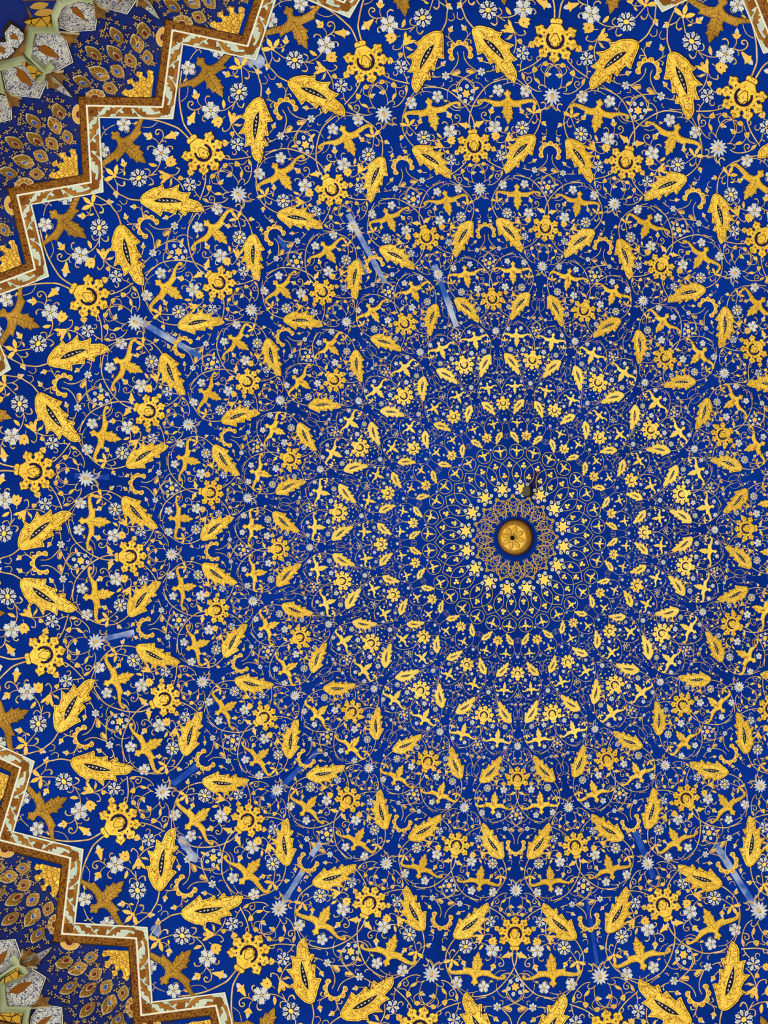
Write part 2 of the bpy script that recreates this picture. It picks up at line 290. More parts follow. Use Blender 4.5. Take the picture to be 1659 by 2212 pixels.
PAT = {"leaf":[[-0.0016,-0.0006],[0.0321,-0.0527],[0.1064,-0.0893],[0.1928,-0.1213],[0.2711,-0.1564],[0.3525,-0.1995],[0.3685,-0.1563],[0.3733,-0.1081],[0.4474,-0.1077],[0.5164,-0.1185],[0.5774,-0.1324],[0.5828,-0.0979],[0.5876,-0.0496],[0.6298,-0.0753],[0.6776,-0.1034],[0.7239,-0.1275],[0.7446,-0.0965],[0.7444,-0.0594],[0.796,-0.049],[0.86,-0.0441],[0.936,-0.0244],[0.9993,0.0044],[0.9854,0.0408],[0.9476,0.0913],[0.887,0.1285],[0.8072,0.1408],[0.7296,0.152],[0.7497,0.1968],[0.7626,0.2481],[0.6906,0.2299],[0.6181,0.2255],[0.5724,0.2359],[0.563,0.2703],[0.5682,0.3419],[0.5136,0.3025],[0.455,0.2616],[0.3725,0.2348],[0.3451,0.2336],[0.3327,0.266],[0.3127,0.3186],[0.2911,0.2779],[0.2421,0.2361],[0.1838,0.2185],[0.1333,0.1807],[0.0909,0.146],[0.0435,0.1001],[0.0153,0.0522]],"slit":[[0.2113,0.0249],[0.2595,0.0201],[0.3245,0.0198],[0.4045,0.029],[0.4746,0.0399],[0.5611,0.0562],[0.6592,0.0788],[0.5634,0.0989],[0.4604,0.1013],[0.3615,0.0933],[0.2792,0.0656]],"bead":[[0.3081,0.0507],[0.371,0.0561],[0.4286,0.0632],[0.4989,0.0733],[0.5531,0.0773]],"bird":[[-0.0345,0.0233],[-0.0231,0.0707],[0.0244,0.0756],[0.0517,0.1367],[0.111,0.1487],[0.1554,0.0992],[0.2144,0.0787],[0.2689,0.1383],[0.3166,0.2584],[0.3197,0.4018],[0.3025,0.5124],[0.2746,0.657],[0.2737,0.7575],[0.2875,0.8669],[0.3175,0.9499],[0.3853,0.9712],[0.4376,0.9386],[0.4411,0.8801],[0.3985,0.844],[0.3615,0.8617],[0.3506,0.7803],[0.3571,0.6873],[0.398,0.5709],[0.4386,0.4947],[0.4994,0.4713],[0.4957,0.3883],[0.4905,0.3043],[0.4767,0.1948],[0.4682,0.1593],[0.5568,0.163],[0.6641,0.2187],[0.6691,0.1611],[0.7402,0.144],[0.8125,0.1479],[0.8027,0.0913],[0.9064,0.0538],[1.0,-0.0],[0.9118,-0.054],[0.847,-0.0735],[0.8207,-0.136],[0.7543,-0.1201],[0.6921,-0.1076],[0.6642,-0.151],[0.5933,-0.1277],[0.5432,-0.1119],[0.4749,-0.0992],[0.477,-0.1686],[0.4705,-0.2736],[0.4726,-0.343],[0.4838,-0.4109],[0.4275,-0.3848],[0.3873,-0.3852],[0.3588,-0.5036],[0.3213,-0.6074],[0.3103,-0.705],[0.3181,-0.7507],[0.374,-0.7529],[0.4028,-0.7999],[0.3755,-0.861],[0.3099,-0.8527],[0.2417,-0.7975],[0.207,-0.7177],[0.2118,-0.5936],[0.2313,-0.4604],[0.2655,-0.3183],[0.2793,-0.2088],[0.2548,-0.1026],[0.2041,-0.0529],[0.1466,-0.0315],[0.076,-0.0747],[0.0298,-0.0585],[0.0231,-0.0081]],"place":[["leaf",1.0088,0.1666,0.913,0.0784],["bird",1.1215,0.1057,1.0426,0.0938],["daisy",1.0428,0.139,1.0338,0.1235],["blossom",1.0507,0.0686,1.0469,0.0528],["blossom",1.1395,0.0896,1.1355,0.0772],["blossom",1.1288,0.1604,1.1229,0.1482],["bloom",0.9696,0.0654,0.9703,0.0517],["bud",1.0522,0.1938,1.0368,0.2034],["bud",1.0849,0.0621,1.106,0.0724],["bud",1.0765,0.1461,1.0946,0.1377],["bud",1.002,0.182,1.013,0.1941],["bud",0.9479,0.1445,0.9539,0.1589],["bud",0.9335,-0.017,0.9358,-0.0013],["trumpet",1.0697,0.0424,1.0578,0.0117],["tulip",1.0066,0.0843,1.0192,0.1063],["cup",1.027,0.0761,1.0252,0.05],["leaflet",1.0379,0.0921,1.0522,0.1034],["leaflet",1.0016,0.0889,0.9917,0.098],["leaflet",1.071,0.1519,1.0639,0.1601],["leaflet",1.1254,0.075,1.1263,0.0634],["trefoil",1.0722,0.1738,1.0954,0.1783],["cup",0.9864,0.0691,0.9966,0.075],["cup",0.9933,0.0488,0.9782,0.0474],["cup",0.9526,0.0233,0.955,0.0118],["cup",0.9359,0.0418,0.9472,0.0345],["leaflet",0.9254,0.0392,0.9155,0.0282],["leaflet",0.9247,-0.0329,0.9143,-0.0255],["cup",0.9505,-0.0196,0.9559,-0.0107],["floret",0.9269,0.1469,0.9226,0.1393],["leaflet",0.8903,0.1626,0.897,0.1488],["leaflet",0.9333,0.0643,0.9184,0.0595],["leaflet",0.9241,0.1601,0.927,0.1788]],"axis":[["rosette",1.0,0.0,1.0457,0.0],["lotus",0.897,0.0,0.8745,0.0],["horseshoe",0.9582,0.1906,0.9219,0.1834],["sixdot",0.8827,0.1756,0.8572,0.1705]],"bird0":[1.1397,0.1225,1.055,0.1062],"vines0":[[3.6,3.2,1.0345,0.0041,1.0631,0.0068,1.0784,0.0141,1.0979,0.0267,1.1127,0.039,1.1304,0.058,1.1442,0.0759],[2.4,3.2,1.1191,0.1725,1.0943,0.1916,1.0757,0.195,1.0658,0.195,1.0544,0.1949,1.0467,0.1959,1.038,0.1901,1.0219,0.182,1.0071,0.1666]],"vines":[[3.6,3.0,1.0305,-0.0047,1.0547,-0.0061,1.0756,-0.0009,1.0983,0.0113,1.1197,0.0298,1.1349,0.0471,1.1437,0.0636,1.1471,0.0801,1.1494,0.0956,1.1488,0.1105],[2.4,3.2,1.1474,0.1285,1.1264,0.1503,1.1065,0.1635,1.0906,0.1726,1.0744,0.1775,1.0519,0.1788,1.0363,0.1736,1.0204,0.1642,1.0091,0.1545],[2.6,2.6,0.971,0.0216,0.9605,0.0299,0.9496,0.0431,0.9406,0.059,0.9343,0.071],[1.6,1.6,0.9543,-0.0092,0.9505,0.0059,0.9442,0.0141,0.934,0.0173,0.9165,0.0166,0.9084,0.0124],[1.5,1.5,0.955,0.0118,0.9534,0.0024,0.9476,-0.0061,0.9393,-0.0123,0.9347,-0.0127],[1.6,1.6,0.9515,0.0236,0.9429,0.0261,0.9354,0.0192,0.9347,0.0136],[1.6,1.6,0.9532,0.0258,0.9459,0.0329],[2.6,1.0,0.9579,0.0338,0.9623,0.0359,0.966,0.0333,0.967,0.0292],[1.6,1.6,0.9345,0.04,0.9262,0.0384,0.9219,0.0347],[1.8,1.8,0.9367,0.0411,0.9325,0.0503,0.934,0.0605],[2.0,2.2,0.9019,0.0215,0.9014,0.0319,0.9059,0.0433,0.9149,0.055,0.9258,0.0619,0.9337,0.0639],[1.8,2.4,0.9125,0.051,0.9172,0.0452,0.9227,0.044,0.9266,0.0481,0.9247,0.053,0.9204,0.053,0.9195,0.05],[2.2,1.6,0.9092,0.0117,0.9134,0.0209,0.9121,0.0275,0.9074,0.0287,0.9051,0.0247],[2.4,2.2,1.007,0.0839,0.9902,0.0794,0.9779,0.08,0.9677,0.0833],[1.6,1.4,0.9864,0.0691,0.9816,0.0582,0.9835,0.0487],[2.0,2.0,0.9569,0.0656,0.946,0.0679,0.9369,0.0671],[2.6,1.2,0.9608,0.0558,0.957,0.0501,0.9605,0.0453,0.9649,0.0474],[1.5,3.0,0.9446,0.0661,0.9466,0.0705,0.9466,0.0751],[1.8,3.0,1.0078,0.0831,1.0023,0.0759,1.0026,0.0664,1.0063,0.0611,1.0119,0.0647],[1.4,1.4,1.0041,0.0866,0.9986,0.0886,0.9915,0.1014],[2.0,2.2,1.0338,0.1235,1.0318,0.1116,1.0339,0.0943,1.0403,0.0806],[2.4,1.6,1.0337,0.1206,1.0291,0.111,1.0256,0.1036],[1.6,3.4,1.0333,0.1202,1.0377,0.112,1.0439,0.1119,1.0491,0.1178],[1.6,5.0,1.0313,0.1221,1.0223,0.1196,1.0163,0.1237,1.0199,0.1326],[1.8,1.6,1.0248,0.0843,1.0247,0.0767,1.0289,0.0712],[1.6,4.6,1.0641,0.0715,1.0727,0.0735,1.0763,0.081,1.0722,0.0866],[1.6,4.2,1.0536,0.0551,1.0519,0.0466,1.0469,0.0428,1.0424,0.046],[1.6,1.8,1.0665,0.06,1.0768,0.0589,1.0855,0.063],[2.6,3.0,1.0669,0.0597,1.0705,0.0462,1.0779,0.0386,1.0858,0.0381,1.0907,0.0443,1.0877,0.0505,1.0828,0.0494,1.0835,0.0441],[2.0,1.5,1.0682,0.0514,1.0634,0.0452,1.0603,0.0465],[2.2,2.0,1.0722,0.1738,1.0615,0.1653,1.0505,0.1564],[1.6,2.4,1.0718,0.1788,1.0601,0.182,1.0498,0.1907],[1.8,6.0,1.0603,0.1803,1.0528,0.178,1.05,0.1714,1.0557,0.1669],[1.6,1.8,1.0764,0.17,1.073,0.1609,1.0726,0.1521,1.0765,0.1461],[1.4,2.0,1.0728,0.1579,1.0754,0.154,1.0786,0.1572],[1.5,1.8,1.0805,0.1846,1.0753,0.1908,1.0748,0.1966],[1.6,1.2,1.1009,0.0332,1.101,0.047,1.1067,0.0571,1.1138,0.0644],[1.2,1.2,1.1207,0.0671,1.1251,0.0691,1.1335,0.0782],[1.6,2.2,1.1501,0.1043,1.1534,0.1212,1.1519,0.1349,1.1456,0.1485,1.14,0.1576],[1.4,1.4,1.1198,0.1734,1.1092,0.1779,1.1,0.1787,1.0936,0.1778],[1.2,2.4,1.1531,0.1246,1.1585,0.128,1.1621,0.1254],[1.2,2.2,1.1515,0.1307,1.1476,0.1328,1.1452,0.1297],[1.2,2.0,1.1314,0.0972,1.1261,0.0975,1.1228,0.0914,1.1259,0.0892],[1.2,2.0,1.119,0.1595,1.1154,0.1567,1.1143,0.1516,1.1178,0.1506],[1.4,2.2,1.0332,0.2006,1.0233,0.2006,1.0202,0.1928,1.0249,0.1877],[1.8,2.6,0.9975,0.1723,0.9895,0.1785,0.9789,0.1852],[1.4,1.6,1.0019,0.1821,0.9963,0.1781,0.9899,0.1791],[1.4,3.6,0.9841,0.1808,0.9842,0.1716,0.9781,0.1711],[1.6,2.4,0.9476,0.1478,0.946,0.1401,0.9448,0.1321],[2.0,2.4,0.9622,0.1848,0.9509,0.183,0.9404,0.1758,0.9326,0.1646,0.9273,0.1557],[1.6,3.6,0.9256,0.1573,0.9296,0.1673,0.93,0.1753,0.9241,0.1769,0.9224,0.1709],[1.6,1.6,0.9214,0.1565,0.9144,0.1567,0.9143,0.15],[2.2,1.8,0.925,0.1593,0.9185,0.1714,0.9085,0.1865,0.8968,0.1956,0.886,0.1946,0.8785,0.1923],[1.8,2.4,0.9282,0.1373,0.9302,0.127,0.9342,0.1172],[1.4,3.4,0.9319,0.1254,0.9368,0.1225,0.9409,0.1241],[1.5,1.3,0.9036,0.165,0.9067,0.1568,0.9029,0.1457,0.8952,0.139,0.8847,0.1355],[1.5,1.3,0.9103,0.1803,0.9062,0.1718,0.8947,0.1608,0.8824,0.1598,0.8702,0.1644,0.859,0.176,0.8543,0.1851,0.8543,0.1965,0.8592,0.2051],[1.3,1.5,0.8616,0.1588,0.8642,0.148,0.8719,0.1403,0.8801,0.136],[1.2,1.6,0.906,0.1719,0.9062,0.1665,0.9111,0.1635],[1.3,2.4,0.9234,0.0995,0.9175,0.1103,0.9135,0.1209],[1.3,2.6,0.9101,0.0932,0.9149,0.092,0.9178,0.0931],[1.3,2.4,0.9106,0.1311,0.9113,0.1366,0.9162,0.138],[1.3,2.8,0.8795,-0.002,0.8723,-0.0077,0.8689,-0.0139],[1.3,3.2,0.8663,-0.0192,0.8749,-0.0117,0.8814,-0.0161,0.8795,-0.0221],[1.4,3.4,0.8659,0.019,0.8722,0.0124,0.8799,0.0131,0.8812,0.0204],[1.3,2.0,0.867,0.0111,0.8726,0.0036,0.8786,0.0004]]}
OUT = {"eyes":[[0,0.30595,-0.00762,0.29939,-0.00523],[1,0.30003,-0.02023,0.29481,-0.01453],[0,0.29919,-0.01277,0.29161,-0.00832],[1,0.30678,0.00818,0.29972,0.00751],[1,0.30226,0.00047,0.29399,0.00099],[1,0.29582,-0.00294,0.28792,-0.00213],[0,0.29087,-0.01197,0.28488,-0.00792],[0,0.30052,0.01508,0.29212,0.01122],[0,0.2964,0.00658,0.28831,0.00522],[0,0.30142,0.024,0.29562,0.02015],[1,0.29168,0.01645,0.28558,0.01192]],"half":[[0.29287,0.0266,0.2926,0.02014,0.28688,0.01886]],"fan":[0.27344,0.00129,0.2798,0.00947,0.28148,0.01052,0.28259,0.01139,0.28378,0.01098,0.28383,0.00828,0.28267,0.00818,0.28155,0.00563,0.28208,0.00465,0.28371,0.00454,0.28479,0.00593,0.28623,0.00503,0.28546,0.00239,0.28377,0.00352,0.28218,0.00093,0.2833,-0.00037,0.28582,0.00011,0.28616,-0.00165,0.2844,-0.00335,0.28317,-0.00218,0.28068,-0.00318,0.2818,-0.00449,0.28335,-0.00525,0.28331,-0.00666,0.2814,-0.00774,0.28064,-0.00652,0.27933,-0.006,0.27682,-0.00264],"sprig":[0.30571,-0.01117,0.3069,-0.00564,0.30683,-0.00361,0.30496,-0.00325,0.30301,-0.01206,0.3004,-0.01014,0.29912,-0.00727,0.30221,-0.00258,0.29968,-0.00372,0.29747,-0.00436,0.30108,-0.01708,0.30165,-0.01991,0.29896,-0.02288,0.2962,-0.02226,0.294,-0.01933,0.29864,-0.01492,0.30749,0.00547,0.3054,0.00282,0.30655,0.0111,0.30557,0.01345,0.30389,0.01306,0.30113,0.01186,0.29945,0.00956,0.30275,0.00311,0.29999,0.00545,0.2984,0.00632,0.30181,0.01929,0.30234,0.02178,0.29965,0.01819,0.30027,0.027,0.2971,0.02778,0.2952,0.02488,0.29405,0.02117,0.294,0.01833,0.2902,-0.00794,0.29257,-0.0136,0.29224,0.00122,0.29054,0.01056,0.29636,0.01819,0.28794,-0.00046,0.2843,-0.01003,0.28688,0.00972,0.28841,-0.00478,0.30805,-0.01027,0.303,-0.01945,0.30084,-0.02269,0.30608,-0.00154,0.30764,-0.00771,0.3085,0.0092,0.30726,0.00296,0.30203,0.02635,0.30349,0.02522,0.29728,0.02523,0.30124,0.01452,0.28744,-0.0082,0.29561,-0.00539,0.29457,0.00092],"cells":{"B":[0.32156,-0.00026,0.32035,-0.00504,0.31814,-0.00792,0.31435,-0.00935,0.31289,-0.00916,0.30885,-0.00136,0.31354,0.00731,0.31757,0.01004,0.32074,0.0063],"A":[0.32129,0.01932,0.3186,0.01539,0.31653,0.01243,0.31357,0.0116,0.31132,0.01315,0.30559,0.01777,0.30675,0.02674,0.30944,0.02859,0.31669,0.02911,0.31936,0.02361],"S":[0.30811,0.03586,0.30857,0.0319,0.30653,0.02977,0.30235,0.02979,0.29658,0.0311,0.29864,0.03244,0.30491,0.03454]},"cleaf":{"B":[0.31993,-0.00131,0.3187,-0.00344,0.31664,-0.00344,0.31289,-0.00159,0.31502,-0.00102,0.31776,-0.00026],"A":[0.31826,0.02393,0.31692,0.02335,0.31621,0.02099,0.31404,0.01989,0.312,0.02029,0.30974,0.02035,0.31118,0.02232,0.31302,0.0239,0.31491,0.02455]},"stars":[[0.31694,0.01182,0.31337,0.00756,0.31177,0.00534,0.3115,0.00791,0.30974,0.00896,0.31144,0.01082,0.31072,0.01273,0.31206,0.01229,0.31435,0.01131],[0.30921,0.0285,0.30666,0.02686,0.30565,0.02428,0.30491,0.02597,0.30323,0.02622,0.30377,0.02757,0.3027,0.02929,0.30588,0.02902,0.30881,0.03072]],"ridges":[[0.32356,-0.00107,0.32284,0.0022,0.32144,0.00689,0.31797,0.01117],[0.31732,0.01041,0.32297,0.01919,0.31718,0.02987,0.31042,0.03012,0.30913,0.03277,0.30902,0.03624]],"gold":[[0.32645,0.01914,0.32594,0.01694,0.32244,0.00844,0.31931,0.012,0.32237,0.01625,0.32407,0.01841]],"gold2":[0.31788,0.03404,0.31719,0.03193,0.3139,0.03142,0.31091,0.03089,0.31172,0.03369,0.31033,0.03646,0.31234,0.0357,0.3154,0.03427],"base":[0.31014,0.02968,0.31756,0.02995,0.32358,0.01914,0.31803,0.01151,0.32144,0.00689,0.3238,0.00076,0.33211,0.01073,0.32602,0.01597,0.32331,0.02373,0.32103,0.03079,0.32434,0.03345,0.32495,0.03748,0.32359,0.03942,0.31712,0.03388,0.3101,0.03637,0.30829,0.03562],"hexc":[0.32905,0.02371,0.32594,0.02283,0.32358,0.02314,0.32191,0.02557,0.32103,0.03079,0.32434,0.03345,0.32817,0.02935],"hexleaf":[0.32634,0.02849,0.32588,0.02625,0.32406,0.02641,0.32361,0.02748,0.32493,0.0293],"blue2":[0.33161,0.0119,0.32518,0.01466,0.32246,0.00798,0.32441,0.00072],"scroll":[[1.0072,-0.0235,0.9187,-0.0448,0.8935,-0.1028,0.8563,-0.0914,0.8311,-0.1493,0.7956,-0.1211,0.7529,-0.163,0.6562,-0.1691,0.7083,-0.1301,0.7592,-0.1022,0.7823,-0.0649,0.8403,-0.0604,0.8727,-0.0259,0.9599,-0.0168],[0.57,-0.1668,0.4742,-0.1634,0.4605,-0.1102,0.4191,-0.1379,0.4105,-0.0819,0.3663,-0.091,0.375,-0.0536,0.2844,-0.0457,0.1864,-0.0619,0.1455,-0.0849,0.118,-0.0708,0.2001,-0.0227,0.3062,-0.0205,0.4111,-0.0304,0.4745,-0.0682,0.5081,-0.1151],[0.7761,-0.0321,0.7319,-0.0881,0.6969,-0.0552,0.6565,-0.0737,0.62,-0.0548,0.5797,-0.0734,0.5432,-0.0545,0.512,-0.0777,0.4832,-0.0308],[0.3249,-0.1653,0.1661,-0.1643,0.1864,-0.1085,0.2408,-0.0949,0.2657,-0.1323],[1.0264,-0.1613,0.8819,-0.1682,0.9483,-0.1292,0.9918,-0.0797,1.0161,-0.1219],[1.1887,-0.0287,1.1494,-0.038,1.1725,0.0466,1.1954,0.0842,1.1992,0.0277]],"flow":[[1.0861,-0.0941,0.0721],[0.6137,-0.1156,0.0596],[0.1045,-0.1266,0.0673]]}
P2 = lambda l: np.array(l, float).reshape(-1, 2)

def strokes(s, lines, h, w):
    for x0, y0, x1, y1, c in lines:
        f = np.linspace(0, 1, 5); nx, ny = -(y1 - y0), x1 - x0
        x = x0 + (x1 - x0) * f + nx * c * np.sin(np.pi * f); y = y0 + (y1 - y0) * f + ny * c * np.sin(np.pi * f)
        d = np.gradient(np.c_[x, y], axis=0); d /= np.linalg.norm(d, axis=1)[:, None]; q = np.c_[-d[:, 1], d[:, 0]] * (w * (1 - .6 * f))[:, None]
        p = np.c_[x, y]; s.poly(np.r_[p + q, (p - q)[::-1]], h, BROWN)
def leaf_shape(g, inset=True):
    s = Shape(); p = P2(PAT['leaf'])
    s.relief(p, 0.030, g, 0.012)
    s.poly(offset(p[::-1] if area(p) < 0 else p, -0.017), 0.032, BROWN)
    s.relief(offset(p[::-1] if area(p) < 0 else p, -0.023), 0.036, g, 0.001, g, 0.03)
    L = []
    for sg in (1, -1):
        for f in np.arange(.10, .92, .085):
            q = p[(np.abs(p[:, 0] - f) < .07) & (p[:, 1] * sg > 0)]
            hw = np.abs(q[:, 1]).min() if len(q) else .1
            a = .075 * (1 - abs(f - .45) * 1.4)
            L.append((f, sg * max(a, .015), f + .035, sg * hw * .80, .25 * sg)); L.append((f + .05, sg * max(a, .015), f - .005, sg * hw * .62, -.3 * sg))
    L += [(.68, 0, .96, 0, .02)]
    strokes(s, L, .0375, .0036)
    return s
def slit_shape(g):
    s = Shape(); p = P2(PAT['slit']); cy = p[:, 1].mean(); p = np.c_[p[:, 0], (p[:, 1] - cy) * 1.18 + cy]; p = p[::-1] if area(p) < 0 else p
    s.relief(offset(p, 0.012), 0.040, GOLDP, 0.006, BROWN, 0.03)
    s.relief(p, 0.044, BLACK, 0.001, BLACK, 0.038)
    for (x, y), w in zip(PAT['bead'], (0.016, 0.021, 0.022, 0.019, 0.014)):
        w *= .8; s.poly([(x - .022, y - w), (x + .022, y), (x - .022, y + w), (x - .014, y)], 0.047, WHITE)
    return s
def bird_shape(g):
    s = Shape(); p = P2(PAT['bird']); p = p[::-1] if area(p) < 0 else p
    s.relief(p, 0.032, g, 0.012)
    s.poly(offset(p, -0.014), 0.034, BROWN)
    s.relief(offset(p, -0.020), 0.038, g, 0.001, g, 0.03)
    L = [(.30, .02, .92, 0, .03)]
    for sg in (1, -1):
        L += [(f, .02 * sg, f + .08, .13 * sg, .2 * sg) for f in np.arange(.36, .86, .09)]
        L += [(.30 - .1 * abs(y), sg * y, .36 - .12 * abs(y), sg * (y + .07), .2) for y in np.arange(.18, .72, .1)]
    strokes(s, L, .0395, .0050)
    return s
def rosette_out():
    L = []
    L += [(.86, .17), (.80, .25), (.70, .26), (.62, .22)]
    def lobe(a):
        q = [(.53, -.17), (.64, -.15), (.70, -.235), (.83, -.20), (.88, -.10), (1.0, 0), (.88, .10), (.83, .20), (.70, .235), (.64, .15), (.53, .17)]
        return rotp(q, math.radians(a)).tolist()
    for a in (62, 101, 140, 180, 220, 259, 298): L += lobe(a)
    L += [(.62, -.22), (.70, -.26), (.80, -.25), (.86, -.17)]
    return np.array(L)
def rosette_shape(g):
    s = Shape(); p = rosette_out()
    s.relief(p, 0.075, g, 0.03, BROWN, -0.06, 0.02)
    for a in (62, 101, 140, 180, 220, 259, 298):
        c = rotp([(.78, 0)], math.radians(a))[0]
        s.poly(disc(c[0], c[1], .055, 8), .079, BROWN); s.poly(disc(c[0], c[1], .036, 8), .083, g)
        w = rotp([(.60, 0), (.50, .06), (.52, 0), (.50, -.06)], math.radians(a)); s.poly(w, .079, BROWN)
    s.poly(np.r_[[(.66, y) for y in (-.24, -.1, 0, .1, .24)], [(.63, y) for y in (.24, .1, 0, -.1, -.24)]], .079, BROWN)
    return s
def heart_shape(g):
    s = Shape(); A = np.radians(np.linspace(50, 310, 19))
    o = np.c_[.37 * np.cos(A), .37 * np.sin(A)]; i = np.c_[(.25 + .06 * np.abs(np.sin(A * 1.5))) * np.cos(A), (.25 + .06 * np.abs(np.sin(A * 1.5))) * np.sin(A)][::-1]
    s.poly(np.r_[o * 1.06, i * .93], .079, BROWN)
    s.poly(np.r_[o, i], .083, NAVYD)
    s.relief([(.24, 0.05), (0.02, .17), (-.1, .2), (-.13, .09), (-.26, .08), (-.22, 0), (-.26, -.08), (-.13, -.09), (-.1, -.2), (.02, -.17), (.24, -.05)], .095, g, .03, BROWN, .075)
    s.poly(disc(0, 0, .045, 8), .092, BROWN); s.poly(disc(0, 0, .03, 8), .095, g)
    return s
def horseshoe_shape(g):
    s = Shape(); A = np.radians(np.linspace(52, 308, 57)); n = len(A)
    o = np.array([((.54 + .14 * abs(math.sin(k / (n - 1) * math.pi * 7.0)) ** .7) * math.cos(t), (.54 + .14 * abs(math.sin(k / (n - 1) * math.pi * 7.0)) ** .7) * math.sin(t)) for k, t in enumerate(A)])
    i = np.c_[.41 * np.cos(A), .41 * np.sin(A)][::-1]
    s.relief(np.r_[o, i], .06, g, .022, BROWN, -.05)
    for k in range(7):
        t = math.radians(52 + 256 * (k + .5) / 7); c = (.545 * math.cos(t), .545 * math.sin(t))
        s.poly(disc(c[0], c[1], .075, 8), .063, BROWN); s.poly(disc(c[0], c[1], .05, 8), .066, g)
    return s
def sixdot_shape(g):
    s = Shape(); st = []
    for k in range(12):
        r = .34 if k % 2 == 0 else .22; st.append((r * math.cos(k * math.pi / 6 + .26), r * math.sin(k * math.pi / 6 + .26)))
    s.relief(st, .06, GOLDS, .035, NAVY, -.05)
    for k in range(6):
        t = k * math.pi / 3 + .26 + math.pi / 6; c = (.54 * math.cos(t), .52 * math.sin(t))
        q = disc(c[0], c[1], .17, 8, .15, t); s.relief(q, .045, WHITE, .045, NAVY, -.05); s.poly(disc(c[0], c[1], .055, 6), .05, TAUPE)
    return s
def petals(s, n, r0, r1, w, m=None, spot=None, notch=False, ph=0.0, line=.05, h=.05):
    for k in range(n):
        t = 2 * math.pi * k / n + ph
        if notch: q = [(r0, .05), (r0 + .25, w * .8), (r1 - .22, w), (r1 - .03, w * .62), (r1 - .12, 0.02), (r1 - .12, -0.02), (r1 - .03, -w * .62), (r1 - .22, -w), (r0 + .25, -w * .8), (r0, -.05)]
        else: q = [(r0, .05), (r0 + (r1 - r0) * .35, w * .8), (r0 + (r1 - r0) * .62, w), (r0 + (r1 - r0) * .85, w * .55), (r1, 0), (r0 + (r1 - r0) * .85, -w * .55), (r0 + (r1 - r0) * .62, -w), (r0 + (r1 - r0) * .35, -w * .8), (r0, -.05)]
        s.relief(rotp(q, t), h, m or WHITE, line, NAVY, -.05)
        if spot:
            c = rotp([(r0 + (r1 - r0) * .5, 0)], t)[0]; s.poly(disc(c[0], c[1], .11, 6, .07, t), h + .006, spot)
def dots(s, n, r, d, m, ph):
    for k in range(n):
        t = 2 * math.pi * k / n + ph; s.relief(disc(r * math.cos(t), r * math.sin(t), d, 6), .04, m, .03, NAVY, -.05)
def daisy_shape(g):
    s = Shape(); dots(s, 8, .92, .07, WHITE, math.pi / 8); petals(s, 8, .36, 1.06, .215, None, TAUPE, line=.09); return s
def daisy_heart(g):
    s = Shape(); s.relief(disc(0, 0, .34, 12, .27, .5), .09, GOLDP, .05, BROWN, .0, .05); return s
def blossom_shape(g):
    s = Shape(); dots(s, 5, .82, .10, WHITE, math.pi / 5); petals(s, 5, .17, 1.2, .37, None, None, True, line=.08); s.relief(disc(0, 0, .15, 8), .08, GOLDS, .04, BROWN, .0); return s
def bloom_shape(g):
    s = Shape(); dots(s, 5, .85, .12, WHITE, math.pi / 5); petals(s, 5, .2, 1.06, .27, None, TAUPE, line=.09); s.relief(disc(0, 0, .16, 8), .08, GOLDS, .03, BROWN, .0); return s
def floret_shape(g):
    s = Shape(); petals(s, 6, .2, 1.0, .29, None, None, False, .3, .10); s.relief(disc(0, 0, .2, 6), .08, GOLDS, .05, BROWN, 0); return s
def lotus_shape(g):
    s = Shape()
    for k, (a, r) in enumerate([(180, .62), (145, .66), (-145, .66), (112, .74), (-112, .74), (80, .82), (-80, .82), (52, .86), (-52, .86), (26, .92), (-26, .92), (0, 1.0)]):
        w = .105 if abs(a) > 60 else .125
        q = [(.12, .04), (r * .45, w), (r * .75, w * .8), (r, 0), (r * .75, -w * .8), (r * .45, -w), (.12, -.04)]
        s.relief(rotp(q, math.radians(a)), .05 + .004 * (k % 3), GREYW if k % 2 else WHITE, .03, NAVY, -.05)
    return s
def lotus_heart(g):
    s = Shape(); s.relief(disc(.15, 0, .24, 10, .13), .09, LOTUSP, .04, BROWN, 0, .04); return s
def bud_shape(g):
    s = Shape()
    s.relief([(.38, .15), (.55, .23), (.78, .14), (1, 0), (.78, -.14), (.55, -.23), (.38, -.15)], .04, WHITE, .035, NAVY, -.05)
    s.relief(sym([(0, .07), (.1, .22), (.28, .36), (.45, .42), (.42, .25), (.5, .14), (.62, .05)]), .06, g, .03, BROWN, -.05)
    s.poly(disc(.34, 0, .05, 6), .063, BROWN)
    return s
def trumpet_shape(g):
    s = Shape()
    s.relief([(.6, .1), (.72, .17), (.85, .14), (1, .02), (.85, -.12), (.7, -.14), (.6, -.1)], .04, WHITE, .03, NAVY, -.05)
    s.relief([(0, .04), (.25, .11), (.45, .17), (.55, .30), (.62, .20), (.74, .12), (.68, .0), (.78, -.1), (.68, -.17), (.66, -.33), (.5, -.2), (.25, -.14), (0, -.05)], .055, g, .025, BROWN, -.05)
    return s
def tulip_shape(g):
    s = Shape()
    s.relief(sym([(0, .07), (.15, .20), (.38, .30), (.62, .50), (.98, .56), (.86, .40), (.80, .28), (.66, .2)]), .05, g, .025, BROWN, -.05, .015)
    s.relief(disc(.76, 0, .15, 8), .07, g, .03, BROWN, 0); s.poly(disc(.76, 0, .05, 6), .075, BROWN); s.poly(disc(.3, 0, .05, 6, .025), .055, BROWN)
    return s
def cup_shape(g):
    s = Shape(); s.relief([(0, .1), (.1, .3), (.4, .40), (.75, .45), (1, .36), (.85, .15), (1.02, -.05), (.8, -.22), (.88, -.42), (.5, -.42), (.15, -.3), (0, -.1)], .07, g, .04, BROWN, -.05); s.poly(disc(.45, 0, .07, 6), .075, BROWN); return s
